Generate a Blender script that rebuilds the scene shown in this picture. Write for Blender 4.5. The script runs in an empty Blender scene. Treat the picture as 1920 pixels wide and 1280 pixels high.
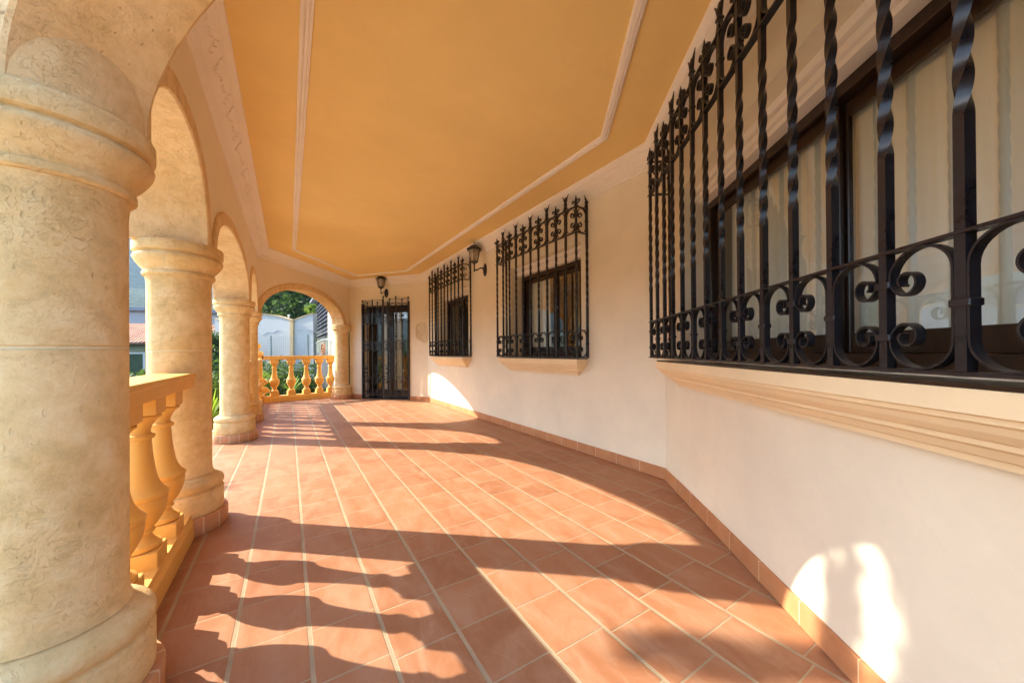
import bpy, math, random
from mathutils import Vector, Matrix
from mathutils import noise as mnoise
PI = math.pi
R = math.radians
random.seed(7)
SC = bpy.context.scene
COL = SC.collection

# ------------------------------------------------------------------ camera
EYE = 1.05
cam = bpy.data.cameras.new('camera'); camo = bpy.data.objects.new('camera', cam); COL.objects.link(camo)
cam.sensor_fit = 'HORIZONTAL'; cam.sensor_width = 36.0
cam.lens = 36.0 * 668.6 / 1920.0
cam.shift_y = 17.47 / 1920.0
cam.clip_start = 0.02; cam.clip_end = 20000
camo.matrix_world = Matrix.Translation((0, 0, EYE)) @ Matrix.Rotation(PI/2 + 0.0036, 4, 'X') @ Matrix.Rotation(-0.007, 4, 'Z')
SC.camera = camo

# ------------------------------------------------------------------ light
SUN_EL = math.atan(0.58); SUN_AZ = math.atan2(-0.989, 0.147)
w = bpy.data.worlds.new("World"); SC.world = w; w.use_nodes = True
nt = w.node_tree; nt.nodes.clear()
sky = nt.nodes.new('ShaderNodeTexSky'); sky.sky_type = 'NISHITA'; sky.sun_disc = False
sky.sun_elevation = SUN_EL; sky.sun_rotation = SUN_AZ; sky.altitude = 200; sky.air_density = 1.0; sky.dust_density = 1.5; sky.ozone_density = 1.0
bg = nt.nodes.new('ShaderNodeBackground'); bg.inputs['Strength'].default_value = 0.15
wo = nt.nodes.new('ShaderNodeOutputWorld')
nt.links.new(sky.outputs[0], bg.inputs[0]); nt.links.new(bg.outputs[0], wo.inputs[0])
sl = bpy.data.lights.new('sun', 'SUN'); sl.energy = 3.7; sl.angle = R(0.5); sl.color = (1.0, 0.90, 0.74)
so = bpy.data.objects.new('sun', sl); COL.objects.link(so)
sd = Vector((0.989*math.cos(SUN_EL), -0.147*math.cos(SUN_EL), -math.sin(SUN_EL)))
so.rotation_euler = sd.to_track_quat('-Z', 'Y').to_euler(); so.location = (-30, 4, 20)
vs = SC.view_settings; vs.view_transform = 'Standard'; vs.look = 'None'; vs.gamma = 1; vs.use_curve_mapping = False
vs.exposure = 2.27
SC.cycles.max_bounces = 10; SC.cycles.diffuse_bounces = 6; SC.cycles.glossy_bounces = 4
SC.cycles.transparent_max_bounces = 16; SC.cycles.caustics_reflective = False; SC.cycles.caustics_refractive = False
SC.cycles.use_denoising = True

# ------------------------------------------------------------------ materials
MATS = {}
class NG:
    def __init__(s, name, rough=0.7, spec=0.4, metal=0.0):
        s.m = bpy.data.materials.new(name); s.m.use_nodes = True; s.t = s.m.node_tree
        s.b = s.t.nodes['Principled BSDF']; s.out = s.t.nodes['Material Output']
        s.b.inputs['Roughness'].default_value = rough; s.b.inputs['Metallic'].default_value = metal
        s.b.inputs['Specular IOR Level'].default_value = spec
        s.co = s.t.nodes.new('ShaderNodeTexCoord').outputs['Object']
    def n(s, typ, ins=None, **kw):
        nd = s.t.nodes.new('ShaderNode' + typ)
        for k, v in kw.items(): setattr(nd, k, v)
        for k, v in (ins or {}).items():
            if isinstance(v, bpy.types.NodeSocket): s.t.links.new(v, nd.inputs[k])
            else: nd.inputs[k].default_value = v
        return nd
    def map(s, sc=(1, 1, 1), vec=None): return s.n('Mapping', {'Vector': vec or s.co, 'Scale': sc}).outputs[0]
    def noise(s, scale, det=4, rough=.55, vec=None, dist=0.0):
        return s.n('TexNoise', {'Vector': vec or s.co, 'Scale': scale, 'Detail': det, 'Roughness': rough, 'Distortion': dist}).outputs['Fac']
    def ramp(s, fac, stops):
        r = s.n('ValToRGB', {'Fac': fac}); e = r.color_ramp.elements
        while len(e) < len(stops): e.new(0.5)
        for i, (p, c) in enumerate(stops): e[i].position = p; e[i].color = (c if len(c) == 4 else (*c, 1)) if not isinstance(c, float) else (c, c, c, 1)
        return r.outputs[0]
    def mix(s, fac, a, b, mode='MIX'):
        nd = s.n('Mix', None, data_type='RGBA', blend_type=mode)
        for i, v in ((0, fac), (6, a), (7, b)):
            if isinstance(v, bpy.types.NodeSocket): s.t.links.new(v, nd.inputs[i])
            else: nd.inputs[i].default_value = v if i == 0 else ((*v, 1) if len(v) == 3 else v)
        return nd.outputs[2]
    def math(s, op, a, b=0.0, c=0.0):
        nd = s.n('Math', None, operation=op)
        for i, v in enumerate((a, b, c)):
            if isinstance(v, bpy.types.NodeSocket): s.t.links.new(v, nd.inputs[i])
            else: nd.inputs[i].default_value = v
        return nd.outputs[0]
    def color(s, c):
        if isinstance(c, bpy.types.NodeSocket): s.t.links.new(c, s.b.inputs['Base Color'])
        else: s.b.inputs['Base Color'].default_value = (*c, 1)
    def bump(s, h, strength=.3, dist=.01):
        b = s.n('Bump', {'Height': h, 'Strength': strength, 'Distance': dist}); s.t.links.new(b.outputs[0], s.b.inputs['Normal'])
    def rough(s, r): s.t.links.new(r, s.b.inputs['Roughness'])

def plaster(name, c, var=.07, rough=.85, bump=.12, sc=2.2, crack=.05):
    g = NG(name, rough, .25)
    n1 = g.noise(sc, 5, .6); n2 = g.noise(60, 3, .6)
    d = tuple(x*(1-var*1.6) for x in c); l = tuple(min(1, x*(1+var)) for x in c)
    n3 = g.noise(sc*4, 6, .7, dist=1.5)
    col = g.mix(g.ramp(n3, [(.4, .0), (.75, .5)]), g.ramp(n1, [(.3, d), (.7, l)]), tuple(x*(1-var*1.2) for x in c))
    ck = g.ramp(g.math('ABSOLUTE', g.math('SUBTRACT', g.noise(.55, 9, .62, dist=.7), .5)), [(.0, 1.0), (.0011, .0)])
    g.color(g.mix(g.math('MULTIPLY', ck, crack), col, tuple(x*.6 for x in c)))
    g.bump(g.math('ADD', g.math('MULTIPLY', n2, .5), g.math('ADD', g.math('MULTIPLY', n1, .6), g.math('MULTIPLY', n3, .8))), bump, .01)
    return g.m
def stone(name, c=(.77, .54, .25), dark=(.57, .35, .13), light=(.88, .71, .42), joint=None):
    g = NG(name, .8, .3)
    rv = g.n('VectorMath', None, operation='ADD'); g.t.links.new(g.co, rv.inputs[0]); g.t.links.new(g.n('CombineXYZ', {'X': g.math('MULTIPLY', g.n('ObjectInfo').outputs['Random'], 37.0), 'Y': g.math('MULTIPLY', g.n('ObjectInfo').outputs['Random'], 11.0), 'Z': 0.0}).outputs[0], rv.inputs[1])
    zco = g.co; g.co = rv.outputs[0]
    w1 = g.noise(3.0, 8, .65, dist=.5); w2 = g.noise(14, 6, .7, dist=.25); w3 = g.noise(55, 5, .7)
    a = g.ramp(w1, [(.28, dark), (.45, c), (.58, light), (.75, c)])
    a = g.mix(.6, a, g.ramp(w2, [(.32, tuple(x*.72 for x in c)), (.5, c), (.68, light)]))
    v = g.n('TexVoronoi', {'Vector': g.map((1, 1, .35)), 'Scale': 34.0, 'Randomness': 1.0}).outputs['Distance']
    pits = g.ramp(g.math('ADD', v, g.math('MULTIPLY', w3, .35)), [(.20, .0), (.30, 1.0)])
    sel = g.ramp(g.noise(5.5, 4, .6), [(.42, .0), (.62, 1.0)])
    pits = g.math('MAXIMUM', pits, g.math('MULTIPLY', g.math('SUBTRACT', 1.0, sel), .85))
    worm = g.ramp(g.math('ABSOLUTE', g.math('SUBTRACT', g.noise(26, 4, .6, dist=1.1), .5)), [(.0, .35), (.010, 1.0)])
    worm = g.math('MAXIMUM', worm, g.ramp(g.noise(4.2, 3, .6), [(.38, 1.0), (.60, .45)]))
    both = g.math('MULTIPLY', pits, worm)
    st = g.noise(1.4, 5, .6, g.map((1, 1, .45)))
    a = g.mix(g.ramp(st, [(.50, .0), (.68, .55)]), a, tuple(x*.8 for x in (c[0], c[1]*.86, c[2]*.62)))
    a = g.mix(g.math('MULTIPLY', g.math('SUBTRACT', 1.0, both), .27), a, tuple(x*.95 for x in dark))
    h = g.math('ADD', g.math('MULTIPLY', both, .8), g.math('ADD', g.math('MULTIPLY', w3, .5), g.math('MULTIPLY', w2, .5)))
    if joint:
        z = g.n('SeparateXYZ', {'Vector': zco}).outputs[2]
        j = g.math('ABSOLUTE', g.math('SUBTRACT', z, joint))
        jm = g.ramp(g.math('ADD', j, g.math('MULTIPLY', g.noise(30, 3), .003)), [(.0035, .0), (.0065, 1.0)])
        a = g.mix(g.math('SUBTRACT', 1.0, jm), a, tuple(x*.95 for x in light)); h = g.math('ADD', h, jm)
    g.color(a); g.bump(h, .65, .008)
    return g.m

M = {}
M['wall'] = plaster('cream_plaster', (.84, .775, .615), .05)
M['arcade'] = plaster('beige_plaster', (.84, .74, .57), .035)
M['ceiling'] = plaster('orange_plaster', (.87, .655, .28), .045, sc=.9)
M['white'] = plaster('white_moulding', (.91, .86, .79), .03)
M['peach'] = plaster('peach_moulding', (.87, .70, .44), .05)
M['ochre'] = plaster('ochre_paint', (.80, .455, .115), .09, rough=.55, bump=.07)
M['stone'] = stone('limestone')
M['stone_shaft'] = stone('limestone_shaft', joint=1.07)
M['stone_arch'] = stone('limestone_arch', (.76, .54, .28), (.60, .39, .17), (.86, .68, .42))

def iron():
    g = NG('black_iron', .3, .55, .0)
    n1 = g.noise(22, 5, .65)
    g.color(g.ramp(n1, [(.35, (.0055, .006, .009)), (.6, (.011, .012, .016)), (.78, (.035, .022, .015))]))
    g.rough(g.ramp(n1, [(.3, .22), (.7, .45)])); g.bump(g.noise(90, 4, .7), .25, .002)
    return g.m
M['iron'] = iron()
def wood():
    g = NG('dark_wood', .32, .5)
    n1 = g.noise(6, 6, .6, g.map((12, 12, .8)))
    g.color(g.ramp(n1, [(.3, (.010, .005, .003)), (.7, (.034, .015, .007))]))
    return g.m
M['wood'] = wood()
def glass():
    m = bpy.data.materials.new('window_glass'); m.use_nodes = True; t = m.node_tree; t.nodes.clear()
    N = lambda k: t.nodes.new('ShaderNode'+k)
    o = N('OutputMaterial'); mx = N('MixShader'); tr = N('BsdfTransparent'); gl = N('BsdfGlossy'); ge = N('NewGeometry'); dt = N('VectorMath'); dt.operation = 'DOT_PRODUCT'
    tr.inputs[0].default_value = (.95, .98, .95, 1); gl.inputs['Roughness'].default_value = 0.0; gl.inputs[0].default_value = (.95, .97, 1, 1)
    t.links.new(ge.outputs['Normal'], dt.inputs[0]); t.links.new(ge.outputs['Incoming'], dt.inputs[1])
    prev = dt.outputs['Value']
    for op, b in (('ABSOLUTE', None), ('SUBTRACT', 'inv'), ('POWER', 4.0), ('MULTIPLY_ADD', .82)):
        q = N('Math'); q.operation = op
        if b == 'inv': q.inputs[0].default_value = 1.0; t.links.new(prev, q.inputs[1])
        else:
            t.links.new(prev, q.inputs[0])
            if b is not None: q.inputs[1].default_value = b
            if op == 'MULTIPLY_ADD': q.inputs[2].default_value = .18
        prev = q.outputs[0]
    t.links.new(prev, mx.inputs[0]); t.links.new(tr.outputs[0], mx.inputs[1]); t.links.new(gl.outputs[0], mx.inputs[2]); t.links.new(mx.outputs[0], o.inputs[0])
    return m
M['glass'] = glass()
def curtain():
    g = NG('curtain_cloth', .9, .1)
    n1 = g.noise(5, 4, .6, g.map((6, 6, .3)))
    g.color(g.ramp(n1, [(.3, (.88, .85, .70)), (.7, (.97, .97, .92))]))
    tl = g.n('BsdfTranslucent', {'Color': (.8, .7, .5, 1)}); mx = g.n('MixShader', {'Fac': .06})
    g.t.links.new(g.b.outputs[0], mx.inputs[1]); g.t.links.new(tl.outputs[0], mx.inputs[2]); g.t.links.new(mx.outputs[0], g.out.inputs[0])
    return g.m
M['curtain'] = curtain()
def lampglass():
    g = NG('frosted_glass', .35, .5)
    g.color(g.ramp(g.noise(20, 3), [(.3, (.42, .36, .25)), (.7, (.62, .55, .42))]))
    tr = g.n('BsdfTransparent', {'Color': (.8, .75, .62, 1)}); mx = g.n('MixShader', {'Fac': .45})
    g.t.links.new(g.b.outputs[0], mx.inputs[1]); g.t.links.new(tr.outputs[0], mx.inputs[2]); g.t.links.new(mx.outputs[0], g.out.inputs[0])
    return g.m
M['lampglass'] = lampglass()
M['bulb'] = plaster('white_glass_bulb', (.85, .83, .78), .01, rough=.2)
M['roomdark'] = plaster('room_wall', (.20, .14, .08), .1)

# floor tiles: rows run along the arcade (object X), crossing joints shift from row to row
def tile_mat(name, PX=.262, PY=.2375, gx=.0028, gy=.0070, oy=0.0925, along='X', groutc=(.42, .32, .20)):
    g = NG(name, .62, .35)
    xyz = g.n('SeparateXYZ', {'Vector': g.co})
    wob = g.math('MULTIPLY', g.math('SUBTRACT', g.noise(5.0, 2), .5), .006)
    X = g.math('ADD', xyz.outputs[0], wob); Y = g.math('ADD', xyz.outputs[1], wob)
    yr = g.math('DIVIDE', g.math('SUBTRACT', Y, oy), PY); row = g.math('FLOOR', yr); fy = g.math('FRACT', yr)
    wn = g.n('TexWhiteNoise', {'W': row}, noise_dimensions='1D').outputs['Value']
    xr = g.math('ADD', g.math('DIVIDE', X, PX), g.math('MULTIPLY', wn, .55)); ci = g.math('FLOOR', xr); fx = g.math('FRACT', xr)
    dx = g.math('MULTIPLY', g.math('MINIMUM', fx, g.math('SUBTRACT', 1.0, fx)), PX)
    dy = g.math('MULTIPLY', g.math('MINIMUM', fy, g.math('SUBTRACT', 1.0, fy)), PY)
    d = g.math('MINIMUM', g.math('SUBTRACT', dx, gx), g.math('SUBTRACT', dy, gy))
    d2 = g.math('ADD', d, g.math('MULTIPLY', g.math('SUBTRACT', g.noise(60, 3), .5), .004))
    mask = g.ramp(g.math('ADD', g.math('MULTIPLY', d2, 60.0), .5), [(.47, .0), (.56, 1.0)])
    tid = g.n('TexWhiteNoise', {'Vector': g.n('CombineXYZ', {'X': ci, 'Y': row, 'Z': 0.0}).outputs[0]}, noise_dimensions='3D')
    base = g.ramp(tid.outputs['Value'], [(.0, (.325, .135, .062)), (.35, (.365, .160, .076)), (.7, (.40, .180, .088)), (1.0, (.345, .145, .067))])
    n1 = g.noise(4.5, 7, .65, g.map((1, 1.8, 1)), .8); n2 = g.noise(28, 5, .7)
    base = g.mix(g.ramp(n1, [(.42, .0), (.70, .8)]), base, (.44, .25, .15))
    base = g.mix(g.ramp(n1, [(.22, .5), (.42, .0)]), base, (.25, .10, .05))
    base = g.mix(g.ramp(n2, [(.55, .0), (.8, .4)]), base, (.42, .24, .14))
    sp = g.n('TexVoronoi', {'Vector': g.co, 'Scale': 9.0}).outputs['Distance']
    base = g.mix(g.ramp(sp, [(.022, .75), (.035, .0)]), base, (.10, .05, .03))
    # a short curved tool mark scratched in some of the tiles
    ar = g.n('TexWave', {'Vector': g.co, 'Scale': 3.1, 'Distortion': 7.0, 'Detail': 3.0}, wave_type='RINGS').outputs['Fac']
    mk = g.math('MULTIPLY', g.ramp(ar, [(.955, .0), (.985, 1.0)]), g.ramp(g.noise(2.3, 2), [(.52, .0), (.6, 1.0)]))
    base = g.mix(g.math('MULTIPLY', mk, .12), base, (.47, .29, .18))
    gc = g.ramp(g.noise(9, 4), [(.3, tuple(x*.8 for x in groutc)), (.7, groutc)])
    g.color(g.mix(mask, gc, base))
    cush = g.ramp(g.math('MULTIPLY', d, 40.0), [(.0, .0), (.6, 1.0)])
    h = g.math('ADD', g.math('MULTIPLY', mask, .6), g.math('ADD', g.math('MULTIPLY', cush, .25), g.math('ADD', g.math('MULTIPLY', n1, .35), g.math('ADD', g.math('MULTIPLY', n2, .14), g.math('MULTIPLY', mk, -.08)))))
    g.bump(h, .5, .006)
    g.rough(g.ramp(n1, [(.3, .50), (.7, .72)]))
    return g.m
M['floor'] = tile_mat('terracotta_floor')
def skirt_mat(name, px=.26, axis=0):
    g = NG(name, .6, .35)
    x = g.n('SeparateXYZ', {'Vector': g.co}).outputs[axis]
    xr = g.math('DIVIDE', x, px); fx = g.math('FRACT', xr)
    dx = g.math('MULTIPLY', g.math('MINIMUM', fx, g.math('SUBTRACT', 1.0, fx)), px)
    mask = g.ramp(g.math('MULTIPLY', dx, 40.0), [(.07, .0), (.13, 1.0)])
    tid = g.n('TexWhiteNoise', {'W': g.math('FLOOR', xr)}, noise_dimensions='1D').outputs['Value']
    base = g.ramp(tid, [(0., (.44, .19, .085)), (.5, (.50, .22, .095)), (1., (.46, .20, .088))])
    base = g.mix(g.ramp(g.noise(9, 5, .6), [(.4, .0), (.8, .5)]), base, (.60, .34, .17))
    g.color(g.mix(mask, (.66, .48, .3), base)); g.bump(g.math('ADD', mask, g.noise(30, 3)), .3, .003)
    return g.m
M['skirt'] = skirt_mat('terracotta_skirting')
def ringtile_mat():
    g = NG('terracotta_ring', .6, .35)
    xyz = g.n('SeparateXYZ', {'Vector': g.co})
    an = g.math('ARCTAN2', xyz.outputs[1], xyz.outputs[0]); fr = g.math('MULTIPLY', an, 15/(2*PI)); fx = g.math('FRACT', fr)
    dx = g.math('MINIMUM', fx, g.math('SUBTRACT', 1.0, fx))
    mask = g.ramp(dx, [(.035, .0), (.055, 1.0)])
    tid = g.n('TexWhiteNoise', {'W': g.math('FLOOR', fr)}, noise_dimensions='1D').outputs['Value']
    base = g.ramp(tid, [(0., (.50, .23, .11)), (.5, (.60, .28, .13)), (1., (.54, .29, .15))])
    base = g.mix(g.ramp(g.noise(14, 5, .6), [(.4, .0), (.8, .6)]), base, (.58, .38, .22))
    g.color(g.mix(mask, (.70, .52, .34), base)); g.bump(g.math('ADD', mask, g.noise(40, 3)), .35, .003)
    return g.m
M['ringtile'] = ringtile_mat()

# ------------------------------------------------------------------ mesh helpers
class MB:
    def __init__(s): s.v = []; s.f = []
    def add(s, vs, fs):
        k = len(s.v); s.v += [tuple(v) for v in vs]; s.f += [tuple(i + k for i in f) for f in fs]; return s
    def box(s, x0, x1, y0, y1, z0, z1, bev=0.0):
        if bev <= 0:
            vs = [(x, y, z) for z in (z0, z1) for y in (y0, y1) for x in (x0, x1)]
            return s.add(vs, [(0, 2, 3, 1), (4, 5, 7, 6), (0, 1, 5, 4), (2, 6, 7, 3), (0, 4, 6, 2), (1, 3, 7, 5)])
        b = bev
        prof = [(x0+b, y0), (x1-b, y0), (x1, y0+b), (x1, y1-b), (x1-b, y1), (x0+b, y1), (x0, y1-b), (x0, y0+b)]
        cx, cy = (x0+x1)/2, (y0+y1)/2
        def sh(p): return (p[0] + (b if p[0] < cx else -b), p[1] + (b if p[1] < cy else -b))
        rings = [[(*sh(p), z0) for p in prof], [(*p, z0+b) for p in prof], [(*p, z1-b) for p in prof], [(*sh(p), z1) for p in prof]]
        return s.loft(rings)
    def loft(s, rings, closed=True, caps=True):
        n = len(rings[0]); vs = [p for r in rings for p in r]; fs = []
        for i in range(len(rings)-1):
            for j in range(n if closed else n-1):
                a = i*n+j; b = i*n+(j+1) % n; fs.append((a, b, b+n, a+n))
        if caps and closed: fs.append(tuple(reversed(range(n)))); fs.append(tuple(range((len(rings)-1)*n, len(rings)*n)))
        return s.add(vs, fs)
    def lathe(s, prof, n=24, c=(0, 0), sq=None):
        rings = []
        for r, z in prof: rings.append([(c[0]+r*math.cos(2*PI*k/n), c[1]+r*math.sin(2*PI*k/n), z) for k in range(n)])
        return s.loft(rings)
    def prism(s, poly, z0, z1):
        n = len(poly); return s.loft([[(*p, z0) for p in poly], [(*p, z1) for p in poly]])
    def tube(s, pts, rad, n=8, caps=True, sc=None):
        rings = []; pts = [Vector(p) for p in pts]; up = Vector((0, 0, 1))
        for i, p in enumerate(pts):
            d = (pts[min(i+1, len(pts)-1)] - pts[max(i-1, 0)]).normalized()
            if i == 0:
                u = d.cross(up) if abs(d.z) < .9 else d.cross(Vector((1, 0, 0)))
                u.normalize()
            else: u = (u - d*u.dot(d)).normalized()
            v = d.cross(u); r = rad[i] if isinstance(rad, (list, tuple)) else rad
            rings.append([p + u*r*math.cos(2*PI*k/n) + v*r*math.sin(2*PI*k/n) for k in range(n)])
        return s.loft(rings, caps=caps)
    def strip(s, pts, th, y0, y1):
        """flat bar bent edgewise in the XZ plane: pts (x,z), thickness th, from y0 to y1"""
        rings = []
        for i, p in enumerate(pts):
            a = pts[max(i-1, 0)]; b = pts[min(i+1, len(pts)-1)]
            dx, dz = b[0]-a[0], b[1]-a[1]; l = math.hypot(dx, dz) or 1; nx, nz = -dz/l*th/2, dx/l*th/2
            rings.append([(p[0]+nx, y0, p[1]+nz), (p[0]+nx, y1, p[1]+nz), (p[0]-nx, y1, p[1]-nz), (p[0]-nx, y0, p[1]-nz)])
        return s.loft(rings)
    def sweep(s, path, prof, closed=False, inward=1, z=0):
        """prof (offset, z) swept along 2D path with mitred corners; offset measured to the left of travel * inward"""
        n = len(path); rings = []
        for i in range(n):
            p = Vector(path[i])
            a = Vector(path[(i-1) % n]) if (closed or i > 0) else None; b = Vector(path[(i+1) % n]) if (closed or i < n-1) else None
            d1 = (p-a).normalized() if a is not None else (b-p).normalized(); d2 = (b-p).normalized() if b is not None else d1
            n1 = Vector((-d1.y, d1.x)); n2 = Vector((-d2.y, d2.x)); m = n1+n2; m = m/(m.dot(n1)) 
            rings.append([(p.x+m.x*o*inward, p.y+m.y*o*inward, z+h) for o, h in prof])
        if closed: rings.append(rings[0])
        return s.loft(rings, closed=True, caps=not closed)
    def xf(s, M4):
        s.v = [tuple(M4 @ Vector(v)) for v in s.v]; return s
    def merge(s, o): return s.add(o.v, o.f)
    def build(s, name, mat, parent=None, smooth=False, loc=None):
        me = bpy.data.meshes.new(name); me.from_pydata(s.v, [], s.f); me.update()
        import bmesh
        bm = bmesh.new(); bm.from_mesh(me); bmesh.ops.recalc_face_normals(bm, faces=bm.faces); bm.to_mesh(me); bm.free()
        if mat is not None: me.materials.append(mat)
        if smooth:
            for p in me.polygons: p.use_smooth = True
            try: me.set_sharp_from_angle(angle=R(smooth if smooth > 1 else 38))
            except Exception: pass
        o = bpy.data.objects.new(name, me); COL.objects.link(o)
        if parent is not None: o.parent = parent
        if loc: o.location = loc
        return o
def empty(name, loc=(0, 0, 0), rz=0.0, label=None, cat=None, group=None):
    o = bpy.data.objects.new(name, None); COL.objects.link(o); o.location = loc; o.rotation_euler = (0, 0, rz); o.empty_display_size = .1
    tag(o, label, cat, group); return o
def tag(o, label=None, cat=None, group=None, kind=None):
    if cat and not kind and 'kind' not in o: o['kind'] = 'thing'
    if label: o['label'] = label
    if cat: o['category'] = cat
    if group: o['group'] = group
    if kind: o['kind'] = kind
    return o
def inst(src, parent=None, loc=None, rz=None, keep=True):
    c = src.copy(); COL.objects.link(c)
    if parent is not None: c.parent = parent
    if loc is not None: c.location = loc
    if rz is not None: c.rotation_euler = (0, 0, rz)
    return c
def copy_tree(o, parent=None, kids=None):
    kids = kids or {}
    c = o.copy(); COL.objects.link(c)
    if parent is not None: c.parent = parent
    for ch in list(o.children): copy_tree(ch, c)
    return c

# ------------------------------------------------------------------ plan (metres, camera stands at the origin)
BETA = -0.5599
Bd = Vector((math.sin(BETA), math.cos(BETA)))      # along the arcade, away from the camera
Nd = Vector((Bd.y, -Bd.x))                          # from the arcade into the terrace
C1 = Vector((-2.0143, 2.1664))
def arc(s, wd=0.0): return C1 + Bd*s + Nd*wd
S0, S1, S2, S3 = -1.39, 0.0, 2.60, 4.02
P1 = Vector((1.2508, 2.915)); P2 = Vector((-1.824, 7.724)); P3 = Vector((-3.83, 8.40))
Ad = Vector((math.sin(.0965), math.cos(.0965))); PA = P1 - Ad*3.0
C0 = arc(S0); C2 = arc(S2); C3 = arc(S3); C4 = Vector((-3.95, 8.27)); C5 = Vector((.93, .36))
ZC = 2.735; ZL = 2.589; WT = .14
ZCAP = 1.70
def ang(d): return math.atan2(d.y, d.x)
def inter(p, d, q, e):
    den = d.x*e.y - d.y*e.x; t = ((q.x-p.x)*e.y - (q.y-p.y)*e.x)/den; return p + d*t
Dd = (C4-C3).normalized(); Dn = Vector((Dd.y, -Dd.x))
Ed = (C5-C0).normalized(); En = Vector((-Ed.y, Ed.x))
P4 = inter(arc(0, WT), Bd, C3 + Dn*.12, Dd)
P3i = inter(C3 + Dn*.12, Dd, P2, (P3-P2).normalized())
P5 = inter(P1, Ad, C5 + En*.12, Ed); P0 = inter(arc(0, WT), Bd, C0 + En*.12, Ed)
ROOM = [P4, P3i, P2, P1, P5, P0]    # clockwise seen from above

# ------------------------------------------------------------------ floor and ground
fl = MB()
NEW = arc(6.28, .0); EXT = Vector((-4.22, 8.50))
def to_arc(p): v = Vector(p) - C1; return (v.dot(Bd), -v.dot(Nd))
# floor object lies in the arcade frame: local x along Bd, local y = -Nd
fpoly = [(-6.0, .32), (6.42, .32), to_arc(EXT + Vector((-.12, .25))), to_arc(P3 + Vector((.3, .5))), (5.2, -3.6), (-6, -3.6)]
fl.prism([(x, y) for x, y in fpoly], -.30, 0.0)
floor = fl.build('floor', M['floor']); floor.location = (C1.x, C1.y, 0); floor.rotation_euler = (0, 0, ang(Bd))
tag(floor, 'terracotta tile terrace floor with pale joints', 'floor', kind='structure')
edge = MB(); edge.box(-6.05, 6.5, .321, .36, -1.6, -.02); eo = edge.build('retaining_wall', M['arcade']); eo.location = floor.location; eo.rotation_euler = floor.rotation_euler
tag(eo, 'plastered retaining wall below the outer edge of the terrace', 'wall', kind='structure')

# ------------------------------------------------------------------ house
house = empty('house', (P1.x, P1.y, 0), 0, 'cream plastered house with dark framed windows and a painted terrace ceiling', 'house')
def to_h(o):    # parent while keeping world coordinates given
    o.parent = house; o.matrix_parent_inverse = Matrix.Translation((-P1.x, -P1.y, 0)); return o
def wall_mesh(L, z0, z1, ops, t=.26):
    """front face on y=0, openings (x0,x1,z0,z1)"""
    xs = sorted({0, L, *[o[0] for o in ops], *[o[1] for o in ops]}); zs = sorted({z0, z1, *[o[2] for o in ops], *[o[3] for o in ops]})
    m = MB()
    def isop(x, z): return any(o[0] < x < o[1] and o[2] < z < o[3] for o in ops)
    for i in range(len(xs)-1):
        for j in range(len(zs)-1):
            a, b, c, d = xs[i], xs[i+1], zs[j], zs[j+1]
            if isop((a+b)/2, (c+d)/2): continue
            for y in (0, t): m.add([(a, y, c), (b, y, c), (b, y, d), (a, y, d)], [(0, 1, 2, 3)])
    for (a, b, c, d) in ops:
        m.add([(a, 0, c), (a, t, c), (a, t, d), (a, 0, d)], [(0, 1, 2, 3)]); m.add([(b, 0, c), (b, t, c), (b, t, d), (b, 0, d)], [(0, 1, 2, 3)])
        m.add([(a, 0, d), (b, 0, d), (b, t, d), (a, t, d)], [(0, 1, 2, 3)])
        m.add([(a, 0, c), (b, 0, c), (b, t, c), (a, t, c)], [(0, 1, 2, 3)])
    return m
class Frame:
    def __init__(s, o, e): s.o = Vector(o); s.e = Vector(e); s.L = (s.e-s.o).length; s.d = (s.e-s.o).normalized(); s.a = ang(s.d); s.n = Vector((-s.d.y, s.d.x))
    def p(s, x, y=0, z=0): q = s.o + s.d*x + s.n*y; return (q.x, q.y, z)
    def mat(s, x=0, y=0, z=0): return Matrix.Translation(s.p(x, y, z)) @ Matrix.Rotation(s.a, 4, 'Z')
FC = Frame(P3i, P2); FB = Frame(P2, P1); FA = Frame(P1, P5 - Ad*.4)
WZ0, WZ1 = .985, 2.20
win1 = (FB.L-5.02, FB.L-3.68, WZ0, WZ1); win2 = (FB.L-2.34, FB.L-.97, WZ0, WZ1); win3 = (.37, 2.53, WZ0, WZ1)
door = (FC.L-1.72, FC.L-.46, 0.0, 2.27)
def hpart(name, mb, mat, F, smooth=False, parent=None):
    o = mb.build(name, mat, None, smooth); o.parent = house if parent is None else parent
    return o
def place(o, F, x=0, y=0, z=0):
    p = F.p(x, y, z); o.parent = house; o.location = (p[0]-P1.x, p[1]-P1.y, p[2]); o.rotation_euler = (0, 0, F.a); return o
for F, ops in ((FC, [door]), (FB, [win1, win2]), (FA, [win3])):
    place(wall_mesh(F.L, -.02, 2.9, ops).build('wall', M['wall']), F)
# skirting (split by the door)
for F, x0, x1 in ((FC, 0, door[0]-.0), (FC, door[1], FC.L), (FB, 0, FB.L), (FA, 0, FA.L)):
    m = MB(); t = .013
    a = 0 if F is not FA else 0
    m.box(x0+.001, x1-(.0 if F is FB else .001), -t, .01, .002, .095, .002)
    place(m.build('skirting', M['skirt']), F)
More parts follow.
